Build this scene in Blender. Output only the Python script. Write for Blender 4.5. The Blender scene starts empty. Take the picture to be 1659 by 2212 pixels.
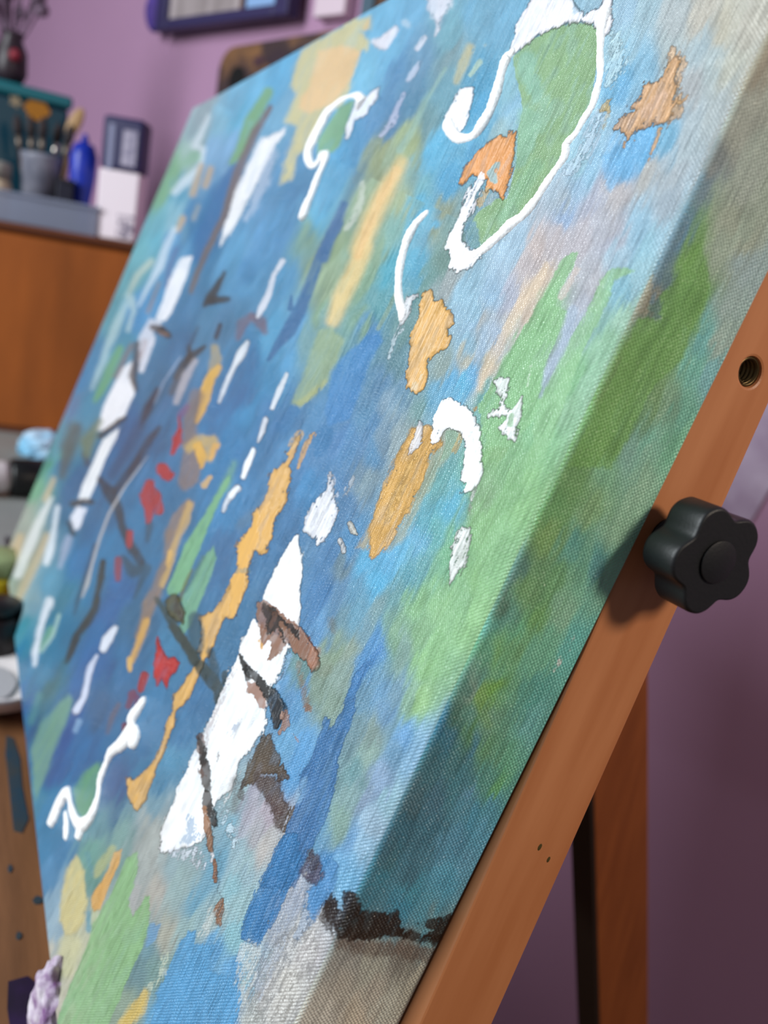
import bpy, bmesh, math, random
import numpy as np
from mathutils import Vector, Matrix

random.seed(4)
# ------------------------------------------------------------------ frame of the canvas and the camera
LEAN = math.radians(17.0)                      # the easel leans the canvas back
CW, CH, CT = 0.8074, 0.5191, 0.038             # canvas width, height, thickness (m)
# camera axes (rows: right, down, forward) in canvas axes u (to the left), v (up the canvas), w (into it)
CAM_R = np.array([[-0.4096035691655471, 0.4166864495139966, 0.8115400907646302],
                  [-0.27487378457938316, -0.904619285665127, 0.32574276746187586],
                  [0.8698674144246646, -0.08964569590412276, 0.48507146950528235]])
CAM_C = np.array([-0.18841461371122276, 0.3034910425079155, -0.1470498468161646])
FPX = 1900.4947857913917
SL, CL = math.sin(LEAN), math.cos(LEAN)

def to_world(p):                               # canvas axes (u, v, w) -> world
    return Vector((-p[0], p[1] * SL + p[2] * CL, p[1] * CL - p[2] * SL))

S = bpy.context.scene
C = S.collection
cam_d = bpy.data.cameras.new('camera')
cam = bpy.data.objects.new('camera', cam_d)
C.objects.link(cam)
r_, d_, f_ = (to_world(CAM_R[k]) for k in range(3))
m_ = Matrix((r_, -d_, -f_)).transposed().to_4x4()
m_.translation = to_world(CAM_C)
cam.matrix_world = m_
cam_d.sensor_fit = 'HORIZONTAL'
cam_d.sensor_width = 36.0
cam_d.lens = FPX * 36.0 / 1659.0
cam_d.clip_start = 0.01
cam_d.dof.use_dof = True
cam_d.dof.focus_distance = 0.29
cam_d.dof.aperture_fstop = 12.0
S.camera = cam
CAMW = to_world(CAM_C)

def look(x, y, s):                             # the point at depth s behind a spot of the frame
    d = CAM_R.T @ np.array([(x - 830) / FPX, (y - 1106) / FPX, 1.0])
    return CAMW + to_world(d) * s

# ------------------------------------------------------------------ light
S.view_settings.view_transform = 'Standard'
S.view_settings.look = 'None'
S.view_settings.exposure = 0.0
S.view_settings.gamma = 1.0
wd = bpy.data.worlds.new('room_light'); S.world = wd; wd.use_nodes = True
wd.node_tree.nodes['Background'].inputs[0].default_value = (0.80, 0.84, 1.0, 1)
wd.node_tree.nodes['Background'].inputs[1].default_value = 0.13

def area(name, loc, target, w, h, power, col):
    l = bpy.data.lights.new(name, 'AREA'); l.shape = 'RECTANGLE'; l.size = w; l.size_y = h
    l.energy = power; l.color = col
    o = bpy.data.objects.new(name, l); C.objects.link(o)
    o.location = loc
    o.rotation_euler = (Vector(target) - Vector(loc)).to_track_quat('-Z', 'Y').to_euler()
    return o
area('window_daylight', (-0.58, -1.9, 1.2), (-0.33, 0.1, 0.25), 1.3, 1.5, 93, (0.90, 0.97, 1.0))
area('room_lamp', (0.75, 0.50, 0.75), (0, 0.1, 0.25), 0.16, 0.16, 5.7, (1.0, 0.86, 0.70))
# ------------------------------------------------------------------ helpers
def srgb(r, g, b):
    f = lambda c: c / 12.92 if c <= 0.04045 else ((c + 0.055) / 1.055) ** 2.4
    return tuple(f(c / 255.0) for c in (r, g, b))

def material(name, rgb, rough=0.6, var=0.0, scale=8.0, stretch=(1, 1, 1), bump=0.0, bscale=None, spec=0.4, metal=0.0,
             rgb2=None, transmission=0.0, alpha=1.0, ramp=(0.35, 0.65)):
    m = bpy.data.materials.new(name); m.use_nodes = True
    n, l = m.node_tree.nodes, m.node_tree.links
    b = n['Principled BSDF']
    c = srgb(*rgb) + (1,)
    b.inputs['Base Color'].default_value = c
    b.inputs['Roughness'].default_value = rough
    b.inputs['Metallic'].default_value = metal
    b.inputs['Specular IOR Level'].default_value = spec
    b.inputs['Transmission Weight'].default_value = transmission
    b.inputs['Alpha'].default_value = alpha
    tc = n.new('ShaderNodeTexCoord'); mp = n.new('ShaderNodeMapping')
    mp.inputs['Scale'].default_value = stretch
    l.new(tc.outputs['Object'], mp.inputs['Vector'])
    if var or rgb2:
        nz = n.new('ShaderNodeTexNoise'); nz.inputs['Scale'].default_value = scale
        nz.inputs['Detail'].default_value = 5
        l.new(mp.outputs['Vector'], nz.inputs['Vector'])
        rp = n.new('ShaderNodeValToRGB')
        c2 = srgb(*rgb2) + (1,) if rgb2 else tuple(x * (1 - var) for x in c[:3]) + (1,)
        rp.color_ramp.elements[0].position, rp.color_ramp.elements[1].position = ramp
        rp.color_ramp.elements[0].color = c2; rp.color_ramp.elements[1].color = c
        l.new(nz.outputs['Fac'], rp.inputs['Fac']); l.new(rp.outputs['Color'], b.inputs['Base Color'])
    if bump:
        nb = n.new('ShaderNodeTexNoise'); nb.inputs['Scale'].default_value = bscale or scale
        nb.inputs['Detail'].default_value = 4
        l.new(mp.outputs['Vector'], nb.inputs['Vector'])
        bp = n.new('ShaderNodeBump'); bp.inputs['Strength'].default_value = bump
        bp.inputs['Distance'].default_value = 0.002
        l.new(nb.outputs['Fac'], bp.inputs['Height']); l.new(bp.outputs['Normal'], b.inputs['Normal'])
    return m

def tag(o, label, cat=None, group=None, kind=None):
    if label: o['label'] = label
    if cat: o['category'] = cat
    if group: o['group'] = group
    if kind: o['kind'] = kind
    return o

def empty(name, loc=(0, 0, 0), rot=(0, 0, 0)):
    o = bpy.data.objects.new(name, None); C.objects.link(o)
    o.empty_display_size = 0.05
    o.location = loc; o.rotation_euler = rot
    return o

def link(name, bm, mat, parent=None, smooth=False, bevel=0.0, seg=2, loc=None, rot=None):
    bmesh.ops.recalc_face_normals(bm, faces=bm.faces)
    me = bpy.data.meshes.new(name); bm.to_mesh(me); bm.free()
    for m in (mat if isinstance(mat, (list, tuple)) else [mat]): me.materials.append(m)
    o = bpy.data.objects.new(name, me); C.objects.link(o)
    if parent: o.parent = parent
    if loc is not None: o.location = loc
    if rot is not None: o.rotation_euler = rot
    for p in me.polygons: p.use_smooth = smooth
    if bevel:
        md = o.modifiers.new('bevel', 'BEVEL'); md.width = bevel; md.segments = seg; md.limit_method = 'ANGLE'
        md.angle_limit = math.radians(40)
        for p in me.polygons: p.use_smooth = True
        if hasattr(me, 'set_sharp_from_angle'): me.set_sharp_from_angle(angle=math.radians(50))
    return o

def box(bm, x0, x1, y0, y1, z0, z1):
    v = [bm.verts.new((x, y, z)) for x in (x0, x1) for y in (y0, y1) for z in (z0, z1)]
    for f in ((0, 1, 3, 2), (4, 6, 7, 5), (0, 4, 5, 1), (2, 3, 7, 6), (0, 2, 6, 4), (1, 5, 7, 3)):
        bm.faces.new([v[i] for i in f])
    return v

def BX(*a):
    bm = bmesh.new(); box(bm, *a); return bm

def lathe(bm, prof, n=32, c=(0, 0), cap=True):
    rings = []
    for r, z in prof:
        rings.append([bm.verts.new((c[0] + r * math.cos(2 * math.pi * k / n), c[1] + r * math.sin(2 * math.pi * k / n), z)) for k in range(n)])
    for a, b in zip(rings, rings[1:]):
        for k in range(n): bm.faces.new((a[k], a[(k + 1) % n], b[(k + 1) % n], b[k]))
    if cap:
        bm.faces.new(rings[0][::-1]); bm.faces.new(rings[-1])
    return bm

def prism(bm, pts, z0, z1):
    a = [bm.verts.new((x, y, z0)) for x, y in pts]; b = [bm.verts.new((x, y, z1)) for x, y in pts]
    n = len(pts)
    for k in range(n): bm.faces.new((a[k], a[(k + 1) % n], b[(k + 1) % n], b[k]))
    bm.faces.new(a[::-1]); bm.faces.new(b)
    return bm

def tube(bm, pts, rad, n=10, flat=1.0):
    pts = [Vector(p) for p in pts]; rings = []
    for i, p in enumerate(pts):
        t = (pts[min(i + 1, len(pts) - 1)] - pts[max(i - 1, 0)]).normalized()
        a = t.cross(Vector((0, 0, 1)));  a = a.normalized() if a.length > 1e-4 else Vector((1, 0, 0))
        b = a.cross(t).normalized(); r = rad[i] if isinstance(rad, (list, tuple)) else rad
        rings.append([bm.verts.new(p + a * (r * math.cos(2 * math.pi * k / n)) + b * (r * flat * math.sin(2 * math.pi * k / n))) for k in range(n)])
    for a, b in zip(rings, rings[1:]):
        for k in range(n): bm.faces.new((a[k], a[(k + 1) % n], b[(k + 1) % n], b[k]))
    bm.faces.new(rings[0][::-1]); bm.faces.new(rings[-1])
    return bm

# ------------------------------------------------------------------ the painted canvas
# ---- the painting, stroke by stroke (image pixel coordinates: tile, then points) ----
TILES = {'L0': (0, 0, 2.9625), 'L1': (0, 450, 2.9625), 'L2': (0, 900, 2.9625), 'L3': (0, 1350, 2.9625), 'L4': (0, 1652, 2.9625),
         'M0': (500, 0, 2.9625), 'M1': (500, 450, 2.9625), 'M2': (500, 900, 2.9625), 'M3': (500, 1350, 2.9625), 'M4': (500, 1652, 2.9625),
         'R0': (1000, 0, 2.5175), 'R1': (1000, 450, 2.5175), 'R2': (1000, 900, 2.5175), 'R3': (1000, 1350, 2.5175), 'R4': (1000, 1652, 2.5175),
         'P': (0, 0, 1.0)}
# underpainting: x y r g b
FACE = {
'L0': '''1300 720 175 190 195;1500 650 135 190 220;1560 720 125 190 225;1400 800 150 195 215;1250 850 165 185 190;1350 950 150 190 225;1200 1000 180 205 195;1450 1000 140 180 215;1150 1200 110 170 200;1400 1250 85 130 175;1350 1150 125 165 200;1000 1500 130 195 215;1100 1430 160 200 215;1600 1400 110 160 200;1050 1250 150 190 150;1250 1400 90 135 180;1150 1600 120 170 210;900 1600 140 200 210;1120 1080 150 190 150''',
'L1': '''1000 100 140 195 210;900 330 130 185 195;1100 230 115 160 205;1350 50 80 130 175;1300 150 75 125 175;1600 250 120 170 210;1500 450 105 155 195;1600 550 100 150 190;1550 700 90 130 165;800 450 125 180 190;700 650 120 180 195;950 600 105 165 215;880 700 95 155 205;1200 650 90 130 170;1150 850 85 120 160;1300 750 95 135 170;1450 750 95 130 165;600 900 100 155 195;800 850 100 160 185;500 1100 95 150 195;560 1250 95 150 180;480 1300 115 140 175;1000 1150 85 120 155;1100 1350 85 120 160;950 1500 80 110 150;1450 1250 75 125 175;1600 1000 75 130 180;1600 1300 80 150 200;1500 1500 75 135 185;1050 1250 90 120 160;400 1500 110 150 170;380 1600 120 190 190''',
'L2': '''350 200 120 175 190;400 300 85 125 165;300 300 100 160 130;480 450 70 110 150;230 480 130 180 140;150 650 185 185 170;800 100 75 110 155;700 300 80 115 160;1000 300 90 130 175;600 700 75 120 165;500 950 70 125 175;700 800 80 130 175;650 600 75 115 155;900 900 75 120 160;800 1100 65 115 170;700 1250 60 110 165;400 1200 85 130 155;450 1350 80 125 160;150 1350 100 160 175;350 1550 75 130 165;600 1450 60 115 165;850 1300 80 110 145;1150 1450 80 135 175;1450 600 85 145 195;1500 400 75 130 180;1550 1000 80 130 175;1400 900 80 120 165;1500 1400 75 125 165;1100 650 80 120 160;100 1100 180 190 175;300 1100 110 160 190;60 900 205 190 165;120 1280 165 190 195;230 1180 150 180 195''',
'L3': '''150 300 65 130 165;300 250 90 140 175;180 500 60 115 165;300 400 90 120 125;600 250 60 110 165;450 650 55 105 165;650 500 85 110 150;750 350 80 120 165;550 850 65 115 165;350 950 55 110 165;900 800 65 120 165;1000 600 75 130 175;1150 700 75 130 175;1250 450 75 125 170;750 1000 60 100 150;900 900 70 125 165;1100 850 95 155 190;1050 1000 90 145 180;750 1200 80 120 150;650 1300 110 150 160;1000 1150 130 165 180;950 1300 175 180 175;1100 1550 160 185 190;1400 1500 120 175 200;1500 1300 130 180 200;1600 1200 150 150 155;300 1500 85 140 180;260 1250 85 140 180;240 1150 95 150 180''',
'L4': '''400 600 85 135 175;330 700 100 150 190;330 900 150 180 200;330 1050 165 190 205;600 600 120 165 155;750 470 135 170 165;1000 500 185 190 185;1000 800 195 190 180;1150 750 165 190 190;1250 850 120 175 200;1500 800 150 195 205;1400 1000 170 190 190;1200 1000 165 195 195;1050 1080 190 190 175;950 1200 120 160 170;1000 1300 130 165 160;900 1300 115 150 155;1400 1200 100 165 210;1550 1350 145 195 205;1600 1600 200 205 200;1250 1400 90 165 215;1100 1550 100 175 220;780 1550 150 170 150;420 1400 210 205 180;350 1300 205 200 185;450 1250 205 205 175;420 1600 215 200 180''',
'M0': '''50 700 115 190 220;300 480 115 185 225;150 600 125 190 225;350 700 130 180 210;950 100 135 200 235;1000 400 130 195 230;850 480 140 205 235;1150 100 130 190 225;1200 400 120 165 195;1050 480 105 155 195;1400 200 135 190 205;1400 300 140 170 175;1550 50 130 190 220;900 750 105 160 205;1000 750 95 145 185;1150 650 100 150 180;1250 800 120 160 165;1350 600 125 175 190;650 1100 95 165 205;700 1000 90 165 210;800 900 95 160 205;550 1400 95 175 215;600 1250 100 170 210;300 1500 105 155 200;200 1400 110 155 195;400 1250 95 140 180;450 1050 105 155 195;900 1250 165 185 150;950 950 165 175 130;1100 1300 175 190 150;1200 1200 130 190 200;1300 1000 110 190 225;1400 1150 100 180 220;1550 850 110 185 220;1500 950 120 185 210;1200 1400 110 190 220;1050 1500 140 185 175;1300 1500 150 165 140;1350 1350 160 170 140;650 1600 150 170 130;1150 900 175 190 140;50 1600 110 165 205;950 1620 150 180 150''',
'M1': '''300 100 100 150 190;150 250 110 160 205;100 400 95 145 190;350 500 100 155 195;500 150 140 170 150;550 330 145 165 135;250 850 100 165 205;450 750 110 170 215;350 1000 105 170 215;500 850 130 170 175;600 500 165 185 150;550 650 150 180 150;850 450 150 185 155;900 600 120 175 180;850 700 140 175 150;1000 450 95 180 200;950 650 110 170 175;1200 350 95 175 205;1250 200 110 170 195;1300 100 110 190 225;1350 300 125 160 150;1250 450 115 160 155;900 750 95 150 195;1100 750 120 160 160;1050 900 115 155 165;1100 950 115 155 165;950 1100 105 150 185;1100 1150 120 160 185;850 1300 105 155 190;900 1400 100 150 190;1000 1250 140 170 190;1050 1450 165 185 190;750 1500 100 155 200;900 1550 100 155 195;100 1000 70 120 165;50 1200 75 120 170;300 1350 85 135 185;150 1350 75 130 175;450 1450 100 155 200;550 1600 95 145 190;250 1100 80 145 190;1400 450 170 180 180;1500 500 165 205 225;1550 650 165 205 225;1500 850 160 200 220;1350 1000 160 180 175;1600 700 185 190 190;1500 950 195 195 180;1620 1000 205 200 175;1400 1100 115 185 225;1500 1100 110 190 225;1620 1220 130 185 180;1300 1200 120 180 210;1200 1300 130 170 170;1150 1400 160 180 180''',
'M2': '''300 100 80 130 175;450 350 90 145 195;400 500 80 130 175;700 150 100 150 200;850 150 110 155 195;950 150 130 160 180;800 350 125 155 175;850 450 140 165 175;700 450 95 145 190;750 600 95 140 180;350 700 80 130 175;500 450 85 150 200;650 900 90 140 185;750 800 100 160 205;700 950 120 150 165;600 1100 85 140 190;550 1200 90 145 195;700 1100 110 155 190;800 1100 110 165 195;850 950 105 185 225;950 1050 105 190 230;1000 900 115 190 230;1100 850 120 195 230;1250 650 115 185 200;1350 450 120 180 180;1400 600 110 190 215;1200 800 125 190 220;1300 750 120 190 190;1150 1000 110 175 190;1200 950 120 180 185;1400 900 130 190 150;1300 1000 135 190 160;1050 1150 120 170 175;800 1250 120 175 200;950 1250 135 170 175;700 1300 120 160 175;850 1350 130 170 185;1050 1400 140 180 150;1200 1200 150 200 150;1350 1200 155 205 150;1500 1100 150 200 150;1200 1400 145 190 145;1300 1500 155 205 150;650 1500 150 175 150;750 1500 155 175 160;950 1500 100 160 210;850 1580 95 155 205;1100 1500 140 175 165;1250 1600 155 205 145;1600 300 150 200 140;1600 700 150 200 140''',
'M3': '''550 50 110 165 210;450 250 120 160 160;600 250 150 170 150;700 300 150 175 165;550 400 140 165 150;650 500 145 170 155;450 400 105 165 210;400 600 105 165 210;350 750 115 175 215;450 850 105 170 220;400 950 100 165 215;350 450 110 165 210;850 500 115 160 185;800 650 120 155 165;950 450 120 170 205;1000 550 120 165 200;1050 400 130 170 190;1150 450 150 190 165;1200 500 165 210 150;1100 700 120 175 220;1050 800 120 165 195;1150 850 150 195 225;900 700 140 165 160;880 850 150 180 170;800 950 120 165 170;750 1100 145 180 180;700 1250 140 175 165;850 1100 140 165 190;950 1000 150 180 210;900 1250 165 195 215;1000 1100 160 200 215;750 1400 120 170 210;550 1350 110 165 200;850 1400 160 200 225;750 1600 120 185 225;900 1550 110 150 160;150 1050 170 170 185;100 1200 175 180 195;150 1350 185 185 190;50 1450 160 190 200;250 1250 185 175 185;200 1450 200 195 190;100 1600 160 190 200''',
'M4': '''50 200 170 200 205;50 400 165 195 205;100 600 170 200 205;200 500 190 190 190;50 900 165 200 205;0 1100 150 200 210;600 650 75 145 200;700 600 120 180 220;750 700 130 190 225;550 850 90 160 215;400 850 190 195 205;300 1050 195 200 205;350 1200 200 205 210;450 1100 200 200 200;500 1200 205 200 200;200 1250 185 205 215;100 1300 170 200 215;200 1450 205 205 205;350 1450 215 210 200;100 1550 195 205 205;20 1500 110 175 220;20 1350 110 175 220;550 1050 200 200 200''',
'R0': '''100 50 125 180 205;250 50 130 190 220;100 600 95 175 215;80 500 100 175 210;250 450 150 200 215;250 600 150 200 225;200 700 165 200 205;30 800 100 180 225;900 100 170 205 225;850 250 175 215 230;1000 60 175 205 215;1150 100 195 205 205;1300 60 210 205 190;1400 150 210 205 185;1100 250 190 205 205;1300 250 185 205 210;1000 350 150 200 225;850 450 125 190 225;1250 450 195 200 200;1350 350 190 205 205;1250 650 190 205 210;1350 600 195 205 205;1100 750 135 195 225;900 850 125 195 240;1000 800 120 195 240;700 750 175 215 235;700 900 160 205 230;650 850 170 215 230;600 1000 165 200 225;550 1150 165 190 220;700 1150 190 195 210;850 1050 200 195 195;1000 950 195 195 190;1150 950 190 200 205;1100 1100 185 200 210;1200 800 190 205 210;950 1250 165 205 225;1000 1350 165 210 225;800 1300 190 195 210;500 1300 205 195 195;400 1350 210 195 190;300 1330 175 205 225;650 1300 200 195 200;1100 1250 180 215 230;550 1060 180 195 205;1450 350 210 210 195;1550 150 215 210 195''',
'R1': '''250 250 180 210 230;150 500 165 200 225;250 480 190 195 210;350 300 205 195 195;500 150 200 195 200;600 200 200 195 200;420 400 225 205 185;330 500 225 205 185;250 650 215 205 190;200 700 175 195 215;100 750 175 200 220;50 600 170 205 230;130 900 215 200 180;50 900 130 190 230;700 400 200 200 205;650 500 195 200 210;600 650 180 195 210;500 850 180 195 205;850 250 175 205 220;800 150 195 195 200;950 150 165 205 225;750 620 150 195 185;850 420 150 200 215;950 370 170 210 220;400 700 150 205 150;450 600 150 200 145;300 800 150 205 150;600 900 150 205 155;400 1000 150 205 150;300 1150 150 200 150;250 1350 145 195 145;550 1100 165 210 170;700 900 170 215 180;450 1250 155 210 160;800 700 165 210 175;850 600 180 220 195''',
'R2': '''200 200 145 190 135;250 400 145 195 140;400 50 150 205 155;400 200 150 200 145;100 600 150 200 145;150 800 155 205 150;50 900 150 200 140;100 450 145 185 140;350 450 160 210 150;50 1100 165 215 155'''}
SIDE = {
'R0': '''1500 700 150 145 130;1600 300 150 135 115;1550 1000 150 150 135;1350 900 120 120 115;1300 1000 105 120 125;1450 1200 145 145 125;1250 1350 105 135 80;1150 1250 100 120 125;1550 1300 150 150 130''',
'R1': '''1180 150 90 120 135;1100 300 95 115 115;1250 280 110 145 75;1400 200 145 150 130;1500 150 150 155 135;1550 330 140 150 145;1450 500 140 150 140;1400 700 145 155 140;1250 500 105 145 80;1150 600 100 135 80;1000 450 130 120 100;1050 550 95 115 100;1000 750 100 130 75;1300 700 110 160 150;1250 850 110 160 140;1150 800 110 140 90;900 850 100 125 70;1050 1000 110 135 90;950 1100 110 140 100;1100 1050 120 145 115;1200 1100 105 150 125;1150 1250 110 155 120;1000 1300 125 150 125;800 1050 100 125 70;750 1250 100 130 75;650 1350 95 125 75;1350 900 115 155 150''',
'R2': '''700 100 105 140 85;800 300 115 150 115;900 200 120 150 130;1000 150 110 160 135;950 400 130 155 125;600 350 100 130 80;500 500 95 130 80;700 500 120 145 100;850 600 125 150 120;600 700 90 135 115;450 650 110 135 80;400 800 95 125 85;730 830 80 125 115;800 850 110 145 115;650 900 105 145 115;300 850 80 110 95;500 900 100 135 90;350 950 100 130 85;200 1000 80 105 85;400 1100 100 135 80;250 1100 90 130 110;550 1050 120 150 120;450 1250 100 145 115;300 1250 100 135 90;150 1250 90 135 105;600 1250 90 145 130;200 1350 95 140 110''',
'R3': '''150 50 90 140 120;300 80 95 145 110;200 200 105 140 80;80 150 85 130 95;350 200 100 145 115;50 350 115 130 110;180 350 100 135 65;400 350 80 130 115;250 350 95 135 100;100 300 95 135 115;50 500 85 120 105;150 550 95 125 100;350 550 95 140 130;50 700 70 110 120;130 700 90 125 90;250 700 95 140 110;100 850 75 120 120;180 900 90 135 90;50 900 85 120 135;150 1000 75 120 130;50 1050 70 120 135;100 1150 80 125 140;20 1300 85 125 140''',
'M3': '''1500 400 75 110 95;1450 600 65 95 80;1350 650 45 90 105;1550 650 80 115 75;1600 500 105 132 72;1400 750 55 95 105;1300 900 60 95 100;1500 850 60 95 95;1600 1000 85 125 95;1450 1050 65 105 110;1300 1150 65 95 105;1150 1100 65 90 95;1100 1300 55 90 100;1250 1350 60 95 105;1500 1200 75 115 125;1450 1350 75 115 130;1000 1450 60 95 100;1150 1550 65 100 110;1350 1550 80 130 145;950 1600 60 105 115''',
'M4': '''1000 500 60 90 100;1200 600 70 105 115;1350 500 80 120 135;900 800 60 100 110;1150 800 65 115 125;1400 750 75 125 140;1100 900 60 110 125;1250 950 75 120 130;850 700 60 100 110;1300 1080 100 120 120;750 1250 130 120 110;900 1300 145 135 120;1100 1250 110 100 90;700 1450 150 135 120;900 1500 150 135 120;600 1600 165 150 135;1000 1550 155 145 130;800 1650 165 145 125;1150 1400 140 130 115'''}
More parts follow.
